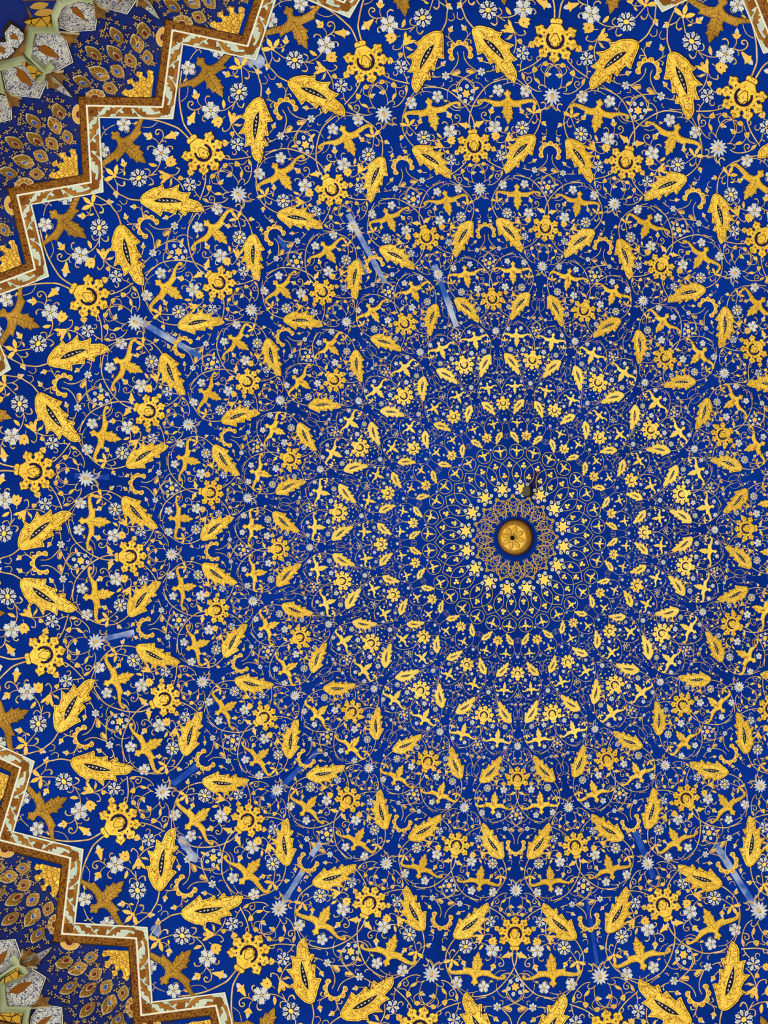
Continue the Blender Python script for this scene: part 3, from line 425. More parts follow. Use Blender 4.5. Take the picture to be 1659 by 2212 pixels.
def leaflet_shape(g):
    s = Shape(); s.relief([(0, .03), (.2, .18), (.45, .27), (.75, .2), (1, .04), (.8, -.08), (.45, -.15), (.2, -.1), (0, -.03)], .05, g, .035, BROWN, -.05); return s
def trefoil_shape(g):
    s = Shape()
    for a in (-62, 62, 0):
        s.relief(rotp([(.12, .03), (.4, .17), (.65, .18), (.85, .1), (1, 0), (.85, -.1), (.65, -.18), (.4, -.17), (.12, -.03)], math.radians(a), .1), .055, g, .03, BROWN, -.05)
    s.relief(disc(.15, 0, .17, 8), .07, g, .03, BROWN, -.03)
    return s
KIND = {  # kind: (object name, shape, gold, children)
    'leaf': ('gilded_leaf', leaf_shape, GOLD, [('slit', slit_shape)]), 'bird': ('winged_palmette', bird_shape, GOLDB, []),
    'rosette': ('gilded_rosette', rosette_shape, GOLDR, [('heart', heart_shape)]), 'horseshoe': ('horseshoe_garland', horseshoe_shape, GOLDS, []),
    'sixdot': ('six_bead_rosette', sixdot_shape, GOLDS, []), 'daisy': ('white_daisy', daisy_shape, GOLDS, [('flower_heart', daisy_heart)]),
    'blossom': ('white_blossom', blossom_shape, GOLDS, []), 'bloom': ('small_white_bloom', bloom_shape, GOLDS, []), 'floret': ('white_floret', floret_shape, GOLDS, []),
    'lotus': ('white_lotus', lotus_shape, GOLDS, [('flower_heart', lotus_heart)]), 'bud': ('white_tipped_bud', bud_shape, GOLDS, []), 'trumpet': ('trumpet_flower', trumpet_shape, GOLDS, []),
    'tulip': ('gilded_tulip', tulip_shape, GOLDS, []), 'cup': ('gilded_bud', cup_shape, GOLDS, []), 'leaflet': ('gilded_leaflet', leaflet_shape, GOLDS, []), 'trefoil': ('gilded_trefoil', trefoil_shape, GOLDS, [])}

def frame(p0, p1, r, th):
    """placing matrix: x from p0 to p1, z towards the hall, scaled to their distance"""
    e = pos(r, th, 1.0) - pos(r, th, 0.0); n = e / np.linalg.norm(e)
    x = p1 - p0; L = np.linalg.norm(x); x = x - n * (x @ n); x /= np.linalg.norm(x); y = np.cross(n, x)
    M = np.eye(4); M[:3, 0] = x * L; M[:3, 1] = y * L; M[:3, 2] = n * L; M[:3, 3] = p0
    return M, L
RATIO = [0.8, RING[1] / RING[0]] + [RING[i + 1] / RING[i] for i in range(1, 6)] + [0.769]
def ring_pos(k, j, m, u):
    """unit-cell position u (complex) of ring k, sector j, hand m -> radius, bearing"""
    lam = np.log(np.abs(u)); c = np.where(lam > 0, math.log(RATIO[k]), math.log(RATIO[k + 1])) / math.log(0.8)
    return RING[k] * np.exp(lam * c), PHASE[k] + 22.5 * j - m * np.degrees(np.angle(u))

def fit_u(k, u):
    """the outer flowers of the inner rings sit a little closer in than those of the outermost ring"""
    if k == 0: return u
    u = np.asarray(u); s = np.clip((np.abs(u) - 1.0) / .04, 0, 1)
    return u * (1 - .0125 * s) * np.exp(-1j * .0090 * s)
MARGIN = 330
items = {k: [] for k in KIND}
SKIP = {3: {'horseshoe'}, 4: {'horseshoe'}, 5: {'horseshoe', 'leaflet', 'cup'}, 6: {'horseshoe', 'leaflet', 'cup', 'bud', 'trumpet', 'tulip', 'sixdot', 'bloom', 'trefoil', 'floret'}}
def place(kind, k, r0, t0, r1, t1, m):
    p0, p1 = pos(r0, t0), pos(r1, t1)
    if not seen(p0, MARGIN): return
    M, L = frame(p0, p1, r0, t0)
    if kind in ('cup', 'bud'): M[:3, :3] *= .88
    if kind == 'bird':
        M[:3, 1] *= (1, 1, .98, .95, .85, .70, .64, .55)[k]
    elif kind in ('daisy', 'blossom', 'bloom', 'floret', 'lotus', 'sixdot', 'bud', 'cup', 'trumpet', 'tulip', 'trefoil', 'leaflet'):
        M[:3, :3] *= (1, .97, .90, .82, .74, .68, .64)[k]
    items[kind].append((L, k, m, M, seen(p0, 25)))
for k in range(7):
    for j in range(16):
        for kd, ax, ay, bx, by in PAT['axis']:
            if kd in SKIP.get(k, ()): continue
            u = np.array([complex(ax, ay), complex(bx, by)])
            if kd == 'horseshoe' and k: u = np.array([u[0] * 1.0065, u[0] * 1.0065 - (u[0] - u[1]) * 1.15])
            r, t = ring_pos(k, j, 1, u); place(kd, k, r[0], t[0], r[1], t[1], 1)
        for m in (1, -1):
            for kd, ax, ay, bx, by in PAT['place']:
                if kd in SKIP.get(k, ()): continue
                u = np.array([complex(ax, ay), complex(bx, by)])
                if kd == 'bird':
                    if k == 0: u = np.array([complex(*PAT['bird0'][:2]), complex(*PAT['bird0'][2:])])
                elif kd == 'leaf':
                    if k: u = np.array([1.0217 * np.exp(1j * .1571), .9270 * np.exp(1j * .0785)])
                else: u = fit_u(k, u[0]) + (u[1] - u[0])* np.array([0, 1.0]) + 0j
                r, t = ring_pos(k, j, m, u); place(kd, k, r[0], t[0], r[1], t[1], m)
for j in range(32):   # the innermost birds, each in its hoop
    t = 8.0 + 5.6 + 11.25 * j
    place('bird', 7, 0.0462, t, 0.0405, t, 1)

def stuff_mesh(name, parts):
    """many small shapes welded into one mesh; parts: (Shape, 4x4)"""
    V = []; F = []; M = []; mats = []
    b = 0
    for s, X in parts:
        v = np.c_[np.array(s.V), np.ones(len(s.V))] @ X.T
        V.append(v[:, :3]); ix = []
        for q in s.mats:
            if q not in mats: mats.append(q)
            ix.append(mats.index(q))
        F += [[i + b for i in f] for f in s.F]; M += [ix[i] for i in s.M]; b += len(v)
    return mesh(name, np.concatenate(V), F, M, mats)

cache = {}
def shape_for(kind, m, pale, fn, g):
    key = (kind, m, pale, fn.__name__)
    if key not in cache:
        s = fn(g)
        if m < 0: s = s.mirrored()
        cache[key] = [s, None]
    return cache[key]
LIMIT = 300
for kind, lst in items.items():
    name, fn, g0, kids = KIND[kind]
    lst.sort(key=lambda a: -(a[0] + (100 if a[4] else 0)))
    rest = []
    for i, (L, k, m, M, inside) in enumerate(lst):
        pale = k >= 4
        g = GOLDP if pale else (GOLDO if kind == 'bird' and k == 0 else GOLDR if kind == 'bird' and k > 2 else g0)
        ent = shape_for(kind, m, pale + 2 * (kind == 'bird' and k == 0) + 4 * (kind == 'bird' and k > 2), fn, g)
        if i < LIMIT:
            if ent[1] is None: ent[1] = ent[0].mesh(name)
            o = ob(name, ent[1]); o.parent = ceiling; o.matrix_world = Matrix(M.tolist())
            for cn, cf in kids:
                ce = shape_for(kind, m, pale, cf, g)
                if ce[1] is None: ce[1] = ce[0].mesh(cn)
                c = ob(cn, ce[1]); c.parent = o
        else:
            rest.append((ent[0], M))
            for cn, cf in kids: rest.append((shape_for(kind, m, pale, cf, g)[0], M))
    if rest:
        o = ob(name, stuff_mesh(name + '_mass', rest), ceiling); o['kind'] = 'stuff'

# ------------------------------------------------------------------ gilt vine lines
def catmull(P, n):
    P = np.asarray(P); 
    if n < 1 or len(P) < 3: return P
    Q = np.r_[[2 * P[0] - P[1]], P, [2 * P[-1] - P[-2]]]; out = []
    for i in range(len(P) - 1):
        a, b, c, d = Q[i:i + 4]
        for t in np.arange(n) / n:
            out.append(.5 * (2 * b + (c - a) * t + (2 * a - 5 * b + 4 * c - d) * t * t + (3 * b - a - 3 * c + d) * t ** 3))
    out.append(P[-1]); return np.array(out)
class Ribbon:
    def __init__(s): s.V = []; s.Q = []; s.M = []; s.n = 0
    def add(s, r, t, w, h, skirt):
        """ribbon on the dome; r, t arrays, w width in metres (array)"""
        p = pos(r, t); n = pos(r, t, 1.0) - p
        d = np.gradient(p, axis=0); d /= np.maximum(np.linalg.norm(d, axis=1), 1e-9)[:, None]
        q = np.cross(n, d); w = np.broadcast_to(w, r.shape)[:, None] * .5
        h = np.minimum(h, w * 1.2)
        rows = np.stack([p - q * (w + skirt) - n * .004, p - q * w + n * h, p + q * w + n * h, p + q * (w + skirt) - n * .004], 1)
        m = len(p); s.V.append(rows.reshape(-1, 3)); i = np.arange(m - 1)[:, None] * 4 + s.n; j = np.arange(3)[None, :]
        s.Q.append(np.stack([i + j, i + 4 + j, i + 5 + j, i + 1 + j], -1).reshape(-1, 4))
        s.M.append(np.tile([1, 0, 1], m - 1)); s.n += m * 4
    def make(s, name, mats, parent):
        o = ob(name, mesh_tris(name, np.concatenate(s.V), np.concatenate(s.Q), np.concatenate(s.M), mats), parent); o['kind'] = 'stuff'; return o
PXM = S / FPX
for k in range(7):
    rb = Ribbon(); sub = [5, 4, 3, 2, 2, 1, 1][k]
    for j in range(16):
        for m in (1, -1):
            for vi, row in enumerate((PAT['vines0'] if k == 0 else PAT['vines'][:2]) + PAT['vines'][2:]):
                w0, w1 = row[:2]; u = np.array(row[2::2]) + 1j * np.array(row[3::2])
                if vi > 1: u = fit_u(k, u)
                if k >= 5 and vi > 2 and max(w0, w1) < 2.4: continue
                if k == 6 and vi > 2: continue
                if k in (3, 4) and vi > 2 and max(w0, w1) < (1.35, 1.7)[k - 3]: continue
                r, t = ring_pos(k, j, m, u)
                if not seen(pos(r[[0, -1]], t[[0, -1]]), MARGIN): continue
                x = catmull(np.c_[r, t], sub); f = np.linspace(0, 1, len(x))
                sc = RING[k] / RING[0]; sw = max(sc, .27)
                w = (w0 + (w1 - w0) * f ** 1.5) * PXM * sw
                if w1 >= 3.3 and w0 < 2.5: w = w * np.where(f > .9, .6, 1)
                rb.add(x[:, 0], x[:, 1], w, .006 * max(sc, .4), .85 * PXM * max(sc, .22))
        if k >= 3:      # small interlaced loops between the leaf bases
            for sg in (1, -1):
                a = np.linspace(0, 2 * np.pi, 15); z = .985 * np.exp(1j * (math.radians(11.25) + sg * .011)) * np.exp(.021 * np.cos(a) + .017j * np.sin(a))
                r, t = ring_pos(k, j, 1, z)
                if seen(pos(r[:1], t[:1]), MARGIN): rb.add(r, t, np.full(15, 1.1 * PXM * max(RING[k] / RING[0], .4)), .003, .5 * PXM)
    rb.make('vine_scroll', [VINE, BROWN], ceiling)
# ------------------------------------------------------------------ hoops, arches and the star wreath round the boss
A0 = 8.0
rb = Ribbon()
def line(pts, w, h=.004):
    p = np.array(pts, float); rb.add(p[:, 0], p[:, 1], np.full(len(p), w * PXM), h, .35 * PXM)
PR = .000234             # layout units per pixel near the apex
for j in range(32):
    t = A0 + 5.6 + 11.25 * j
    a = np.linspace(0, 2 * np.pi, 25)
    line([(.0435 + .0036 * math.cos(x), t + math.degrees(.0036 / .0435) * math.sin(x)) for x in a], 1.1)
    for sg in (1, -1):
        prof_ = [(.0407, 0), (.0397, 1.6), (.0380, 5.2), (.0355, 8.6), (.0325, 9.9), (.0295, 8.4), (.0275, 5.8)]
        x = catmull(np.array([(r, t + 5.625 + sg * d) for r, d in prof_]), 3); line(x, 1.1)
trefs = []
def unit_frame(r, t, L, rot=0.0):
    p0 = pos(r, t); p1 = pos(r + L * .1 * math.cos(rot), t + math.degrees(L * .1 / r) * math.sin(rot))
    M, l = frame(p0, p1, r, t); M[:3, :3] *= (L * S / l); return M
def club_shape():
    s = Shape()
    for a in (0, 125, -125):
        c = rotp([(.55, 0)], math.radians(a))[0]; s.relief(disc(c[0], c[1], .42, 8), .15, GOLDP, .10, BROWN, -.1)
    s.relief([(.2, .1), (-1.2, .06), (-1.2, -.06), (.2, -.1)], .12, GOLDP, .06, BROWN, -.1); return s
def star_shape():
    s = Shape(); p = []
    for k in range(12):
        r = 1.0 if k % 2 == 0 else .48; p.append((r * math.cos(k * math.pi / 6), r * math.sin(k * math.pi / 6)))
    s.relief(p, .10, GOLDP, .10, NAVY, -.08); return s
def lozenge_shape():
    s = Shape(); s.relief(disc(0, 0, 1, 8, .95), .2, WHITE, .32, NAVY, -.2); s.poly(disc(0, 0, .38, 6), .22, TAUPE); return s
def mini_palmette():
    s = Shape()
    for a in (0, 55, -55, 110, -110): s.relief(rotp([(.1, .06), (.6, .22), (1, 0), (.6, -.22), (.1, -.06)], math.radians(a)), .12, GOLDS, .08, BROWN, -.1)
    return s
cm, sm_, lm, pm = club_shape().mesh('trefoil'), star_shape().mesh('gilded_star'), lozenge_shape().mesh('white_lozenge'), mini_palmette().mesh('small_palmette')
def put(name, me, M):
    o = ob(name, me); o.parent = ceiling; o.matrix_world = Matrix(M.tolist()); return o
for j in range(32):
    t = A0 + 5.6 + 11.25 * j
    put('trefoil', cm, unit_frame(.0370, t + 5.625, .0016)); put('trefoil', cm, unit_frame(.0318, t, .0015))
for j in range(16):
    t = A0 + 22.5 * j + .2
    put('gilded_star', sm_, unit_frame(.0254, t, .0034, .26))
    for k in range(6):
        a = k * math.pi / 3 + .26 + math.pi / 6
        r = .0254 + .00345 * math.cos(a); put('white_lozenge', lm, unit_frame(r, t + math.degrees(.00345 * math.sin(a) / .0254), .00098, a))
    t2 = t + 11.25
    put('small_palmette', pm, unit_frame(.0208, t2, .0015))
    for sg in (1, -1):
        put('small_palmette', pm, unit_frame(.0168, t2 + sg * 4.6, .0008)); put('small_palmette', pm, unit_frame(.0124, t2 + sg * 3.0, .0007)); put('small_palmette', pm, unit_frame(.0195, t2 + sg * 8.6, .0007)); put('small_palmette', pm, unit_frame(.0140, t2 + sg * 8.6, .0007))
    put('small_palmette', pm, unit_frame(.0180, t, .0009)); put('small_palmette', pm, unit_frame(.0146, t2, .0008)); put('small_palmette', pm, unit_frame(.0152, t + 4, .0006)); put('small_palmette', pm, unit_frame(.0152, t - 4, .0006))
    a = np.linspace(0, 2 * np.pi, 13)
    line([(.0152 + .0013 * math.cos(x), t2 + math.degrees(.0012 / .0152) * math.sin(x)) for x in a], 1.15)
    line([(.0165 + .0010 * math.cos(x), t + math.degrees(.0010 / .0165) * math.sin(x)) for x in a], 1.15)
    for sg in (1, -1):
        line(catmull(np.array([(.0112, t2), (.0122, t2 + sg * 1.6), (.0128, t2 + sg * 3.6), (.0120, t2 + sg * 5.6), (.0113, t2 + sg * 5.6)]), 2), 1.15)
        line(catmull(np.array([(.0122, t2 + sg * 1.6), (.0140, t2 + sg * 5.6), (.0165, t2 + sg * 8.5), (.0190, t2 + sg * 7.0), (.0205, t2 + sg * 3.0), (.0225, t2 + sg * .6)]), 3), 1.15)
        line(catmull(np.array([(.0128, t2 + sg * 3.6), (.0145, t2 + sg * 8.0), (.0172, t2 + sg * 5.5), (.0185, t2 + sg * 2.0), (.0178, t2)]), 3), 1.15)
        line(catmull(np.array([(.0205, t2 + sg * 3.0), (.0195, t2 + sg * 9.0), (.0180, t2 + sg * 11.2)]), 3), 1.15)
        put('small_palmette', pm, unit_frame(.0190, t2 + sg * 5.0, .00065)); put('small_palmette', pm, unit_frame(.0133, t2 + sg * 4.2, .0006))
rb.make('apex_tracery', [VINEA, BROWN], ceiling)

# ------------------------------------------------------------------ worn repairs on the plaster
for i, (ra, tha, rb_, thb, w, c) in enumerate([[0.17746, -25.31, 0.1402, -25.37, 13, 1], [0.18675, -36.7, 0.17682, -36.79, 14, 0], [0.1397, -14.44, 0.10805, -13.66, 13, 1], [0.21367, -59.16, 0.17803, -59.42, 15, 1], [0.21007, -104.4, 0.19465, -104.58, 13, 1], [0.2196, -81.97, 0.20284, -81.51, 12, 0], [0.20782, -126.96, 0.19145, -126.87, 14, 0], [0.17545, -138.26, 0.15458, -138.36, 13, 0], [0.15538, -138.66, 0.14271, -138.55, 12, 0], [0.21497, -149.59, 0.19263, -149.42, 13, 1], [0.1848, -149.17, 0.17669, -149.3, 14, 1], [0.15507, 154.4, 0.17801, 154.28, 13, 0], [0.17828, 143.2, 0.21765, 143.08, 15, 1], [0.17748, 165.35, 0.20789, 165.53, 9, 0], [0.21983, -133.13, 0.22197, -137.15, 18, 2], [0.26403, -27.76, 0.25665, -25.28, 26, 2], [0.25735, -138.76, 0.25815, -140.04, 20, 2], [0.18543, 155.38, 0.18956, 156.6, 8, 0], [0.14838, -27.39, 0.15686, -27.95, 12, 1]]):
    n = 9; f = np.linspace(0, 1, n); r = ra + (rb_ - ra) * f; t = tha + (thb - tha) * f
    p = pos(r, t); d = p[-1] - p[0]; d /= np.linalg.norm(d); nn = pos(r, t, 1.0) - p
    q = np.cross(nn, d)
    rnd = random.Random(i); L = []; R_ = []
    for k in range(n):
        j = .10 if c < 2 else .35; wk = w * PXM * .5 * (1 + j * rnd.uniform(-1, 1)) * (1 if c < 2 or 0 < k < n - 1 else .4)
        L.append(p[k] + q[k] * wk + nn[k] * .0025); R_.append(p[k] - q[k] * wk + nn[k] * .0025)
    V = L + R_; F = [[k, k + 1, n + k + 1, n + k] for k in range(n - 1)]
    o = ob('plaster_repair', mesh('plaster_repair', V, F, None, [PATCH if c else PATCH0]), ceiling)
V = [pos(.0300 + .0062 * math.cos(x) * (1 + .2 * math.sin(3 * x)), 18.5 + 6.5 * math.sin(x), .002) for x in np.linspace(0, 2 * np.pi, 18, endpoint=False)]
ob('soot_stain', mesh('soot_stain', V, [list(range(18))], None, [SOOT]), ceiling)

# ------------------------------------------------------------------ boss in the apex
def tag(o, label, cat, group=None):
    o['label'] = label; o['category'] = cat
    if group: o['group'] = group
    return o
ap = pos(0.0008, 0.0)
boss = ob('ceiling_boss', None); boss.location = ap
tag(boss, 'round gilded boss with eight carved petals at the top of the blue dome', 'medallion')
def lathe(name, prof_, m, n=48, parent=None):
    V = []; F = []
    for r, z in prof_:
        V += [(r * math.cos(2 * math.pi * k / n), r * math.sin(2 * math.pi * k / n), z) for k in range(n)]
    for i in range(len(prof_) - 1):
        for k in range(n): F.append([i * n + k, (i + 1) * n + k, (i + 1) * n + (k + 1) % n, i * n + (k + 1) % n])
    F.append([(len(prof_) - 1) * n + k for k in range(n)])
    me = mesh(name, V, F, None, [m]); me.polygons.foreach_set('use_smooth', np.ones(len(F), bool))
    o = ob(name, me, parent); return o
PXB = 1.06 * S / FPX
lathe('rim', [(40.5 * PXB, .01), (40.5 * PXB, -.03), (38.6 * PXB, -.045), (37.2 * PXB, -.03)], BROWN, 48, boss)
R0 = 38 * PXB
lathe('dome_plate', [(R0, -.02), (R0 * .97, -.055), (R0 * .88, -.085), (R0 * .74, -.112), (R0 * .68, -.115), (R0 * .2, -.117)], BOSSG, 48, boss)
pt = Shape()
q = [(.20, .03), (.32, .10), (.46, .13), (.58, .11), (.67, .05), (.70, 0), (.67, -.05), (.58, -.11), (.46, -.13), (.32, -.10), (.20, -.03)]
pt.relief(q, .03, DKLINE, .0, DKLINE, -.02); pt.relief(offset(q[::-1], -.016), .045, BOSSG, .001, BOSSG, .02)
q2 = offset(q[::-1], -.045); pt.poly(q2, .047, DKLINE); pt.relief(offset(q2, -.012), .055, BOSSG, .001, BOSSG, .04)
pme = pt.mesh('petal')
for k in range(8):
    o = ob('petal', pme, boss)
    o.matrix_local = Matrix.Translation((0, 0, -.116)) @ Matrix.Rotation(math.radians(45 * k + 14), 4, 'Z') @ Matrix.Rotation(math.pi, 4, 'X') @ Matrix.Scale(R0, 4)
lathe('collar', [(R0 * .2, -.11), (R0 * .2, -.14), (R0 * .15, -.145), (R0 * .14, -.12)], GOLDB, 24, boss)
lathe('centre_hole', [(R0 * .13, -.135), (R0 * .09, -.15), (R0 * .02, -.152)], DKHOLE, 24, boss)

# ------------------------------------------------------------------ small dark box by the stars
bp = pos(.0245, 16.8)
box = ob('wall_box', None); box.location = bp
tag(box, 'small dark grey box fixed over the ring of gold stars above the boss', 'box')
w, h = 9.0 * PXM, 12.0 * PXM
outl = [(-w, -h * .85), (-w * .55, -h), (w * .9, -h), (w, -h * .6), (w, h * .55), (w * .25, h * .95), (-w, h * .7)]
sb = Shape(); sb.relief(outl, .10, BOXD, .006, BOXD, -.02)
sm2 = sb.mesh('housing'); o = ob('housing', sm2, box); o.matrix_local = Matrix.Rotation(math.pi, 4, 'X') @ Matrix.Scale(-1, 4, (0, 1, 0))
fp = Shape(); fp.relief([(x * .9 + w * .06, y * .9 - h * .05) for x, y in outl], .012, BOXF, .002, BOXF, 0)
o = ob('front_plate', fp.mesh('front_plate'), box); o.matrix_local = Matrix.Translation((0, 0, -.10)) @ Matrix.Rotation(math.pi, 4, 'X') @ Matrix.Scale(-1, 4, (0, 1, 0))

# ------------------------------------------------------------------ zigzag cornice round the dome
def cpos(z, h=0.0):       # z complex plane point, bearing measured anticlockwise from the kite's axis
    z = np.asarray(z); return np.abs(z), -np.degrees(np.angle(z))
def mitre_pts(d):
    """tip and notch corner of the zigzag, moved outwards by d"""
    tip = RT * 1.0; nt = RN * np.exp(1j * math.radians(5.625)); e = (nt - tip) / abs(nt - tip)
    nrm = e * -1j; nrm = nrm if nrm.real > 0 else -nrm
    a, b = tip + nrm * d, nt + nrm * d
    k = -a.imag / e.imag; A = a + e * k                          # on the axis
    ax = np.exp(1j * math.radians(5.625)); # meets the notch bearing
    den = (e * np.conj(ax)).imag; kk = -(b * np.conj(ax)).imag / den; B = b + e * kk
    return A, B
trim = struct(ob('trim_1', None)); trim.location = (AXX, AXY, ZR)
def flat_strip(name, d0, d1, h0, h1, m, th, sg, side_m=None, nseg=6):
    A0_, B0_ = mitre_pts(d0); A1_, B1_ = mitre_pts(d1); V = []; F = []; f = np.linspace(0, 1, nseg + 1)
    for A, B, h in ((A0_, B0_, -.01), (A0_, B0_, h0), (A1_, B1_, h1), (A1_, B1_, -.01)):
        z = A + (B - A) * f; z = np.conj(z) if sg < 0 else z
        r, t = cpos(z); V += list(pos(r, th + t, h))
    n = nseg + 1
    for b in range(3):
        for i in range(nseg):
            q = [b * n + i, b * n + i + 1, (b + 1) * n + i + 1, (b + 1) * n + i]; F.append(q if sg < 0 else q[::-1])
    c = np.mean(np.array(V), 0); me = mesh(name, np.array(V) - c, F, [0] * len(F), [m]); o = ob(name, me); o.location = c
    return o
scr_cache = {}
tip0, nt0 = RT + 0j, RN * np.exp(1j * math.radians(5.625))
def seg_shape(th, sg):
    parts = []
    for poly in OUT['scroll']:
        parts.append((P2(poly), OCHRE))
    for x, y, s in OUT['flow']:
        a = np.linspace(0, 2 * np.pi, 20, endpoint=False); rr = s * (1 + .18 * np.cos(5 * a)); parts.append((np.c_[x + rr * np.cos(a), y + rr * np.sin(a)], OCHRED))
    return parts
def surf_poly(name, zs, h, m, th, sg, parent, sk=0.0, sm=None, base=0.0, extra=()):
    """raised flat piece on the surface, outline zs in the kite's plane; extra: further (zs, h, material) layers"""
    z = np.asarray(zs); z = np.conj(z) if sg < 0 else z
    P = np.c_[z.real, z.imag]; P = P[::-1] if area(P) < 0 else P
    V = []; F = []; M = []; mats = []
    def lay(P, h, m):
        r, t = cpos(P[:, 0] + 1j * P[:, 1]); b = len(V); V.extend(pos(r, th + t, h)); F.append(list(range(b, b + len(P))))
        if m not in mats: mats.append(m)
        M.append(mats.index(m)); return b
    b1 = lay(P, h, m)
    if sk:
        O = offset(P, sk); r, t = cpos(O[:, 0] + 1j * O[:, 1]); b0 = len(V); V.extend(pos(r, th + t, base)); n = len(P)
        if sm not in mats: mats.append(sm)
        for i in range(n): F.append([b0 + i, b0 + (i + 1) % n, b1 + (i + 1) % n, b1 + i]); M.append(mats.index(sm))
    for zs2, h2, m2 in extra:
        q = np.asarray(zs2); q = np.conj(q) if sg < 0 else q; Q = np.c_[q.real, q.imag]; Q = Q[::-1] if area(Q) < 0 else Q; lay(Q, h2, m2)
    c = np.mean(np.array(V), 0)
    o = ob(name, mesh(name, np.array(V) - c, F, M, mats)); o.location = c
    if parent is not None:
        o.parent = parent; o.matrix_parent_inverse = Matrix.Translation(parent.location).inverted()
    return o
def adopt(o, p): o.parent = p; o.matrix_parent_inverse = Matrix.Translation(p.location).inverted(); return o
Zs = lambda l: np.array(l[0::2]) + 1j * np.array(l[1::2])
U1 = 1 / 4700.0
for j in range(32):
    th = PHT + 11.25 * j
    for sg in (1, -1):
        mid = pos(.2725, th - sg * 2.8)
        if not seen(mid, 380): continue
        adopt(flat_strip('edge_fillet', 0, .00062, .030, .034, LINEW, th, sg), trim)
        bd = adopt(flat_strip('border_board', .00062, .0053, .026, .030, PALE, th, sg), trim)
        adopt(flat_strip('inner_fillet', .0053, .0062, .036, .040, LINEW, th, sg), trim)
        adopt(flat_strip('moulding', .0062, .0096, .046, .014, MOULD, th, sg), trim)
        adopt(flat_strip('dark_edge_line', .0096, .0101, .016, .012, DKLINE, th, sg), trim)  # thin dark line along the moulding's outer edge
        L = nt0 - tip0
        for P, m in seg_shape(th, sg):
            z = tip0 + (P[:, 0] + 1j * P[:, 1]) * L
            surf_poly('scroll_leaf' if m is OCHRE else 'scroll_flower', z, .0355, m, th, sg, trim, 1.0 * U1, BROWN, .026)

# ------------------------------------------------------------------ painted kite facets and the niches beyond
upper = struct(ob('wall_upper', None)); upper.location = (AXX, AXY, ZR)
back = ob('backing', revolve('backing', .283, .40, 26, 256, -.02, BRACK)); adopt(back, upper)
def kite_panel(th):
    n = 20; V = []; F = []; f = np.linspace(-1, 1, 2 * n + 1); A, B = mitre_pts(.0098)
    K = 8
    for v in f:
        z0 = A + (B - A) * abs(v); z0 = z0 if v >= 0 else np.conj(z0)
        z1 = .345 * np.exp(1j * math.radians(5.625 * v))
        for k in range(K + 1):
            z = z0 + (z1 - z0) * k / K; r, t = cpos(z); dip = .0
            V.append(pos(float(r), float(th + t), -.006 + dip))
    for i in range(2 * n):
        for k in range(K): F.append([i * (K + 1) + k, (i + 1) * (K + 1) + k, (i + 1) * (K + 1) + k + 1, i * (K + 1) + k + 1])
    c = np.mean(np.array(V), 0); o = ob('kite_panel', mesh('kite_panel', np.array(V) - c, F, None, [BLUE2])); o.location = c
    return adopt(o, upper)
def lens(z0, z1, w, n=9, scal=.0):
    f = np.linspace(0, 1, n); d = z1 - z0; up = z0 + d * f + d * 1j * w * np.sin(np.pi * f) ** .8 * (1 + scal * np.abs(np.sin(np.pi * f * 4)))
    dn = z0 + d * f - d * 1j * w * np.sin(np.pi * f) ** .8 * (1 + scal * np.abs(np.sin(np.pi * f * 4)))
    return np.r_[up, dn[1:-1][::-1]]
def eye(par, z0, z1, cm_, th, sg, cut=None):
    c = (z0 + z1) / 2; g = lambda k: c + (lens(z0, z1, .35, 13, .05) - c) * k
    z = g(1.0); ex = []; n = len(z)
    body = g(.945); inner = g(.40); m = len(body)
    for i in range(m):
        if i % 2 == 0: ex.append(([inner[i] * .999 + c * .001, body[i], body[(i + 1) % m], inner[(i + 1) % m]], .038, EYEB))
    ex += [(g(.42), .050, EYEL), (g(.34), .056, EYEBLUE if cm_ == 0 else MAROON)]
    return surf_poly('eye_medallion', z, .013, EYEL, th, sg, par, .5 * U1, EYEL, .008, [(body, .020, EYEA)] + ex)
def grow(z, d):
    P = np.c_[z.real, z.imag]; P = P[::-1] if area(P) < 0 else P; Q = offset(P, d); return Q[:, 0] + 1j * Q[:, 1]
sprigs = Zs(OUT['sprig']); fan = Zs(OUT['fan'])
fan_half = fan
ncell = {'B': .10, 'A': .12, 'S': .14}
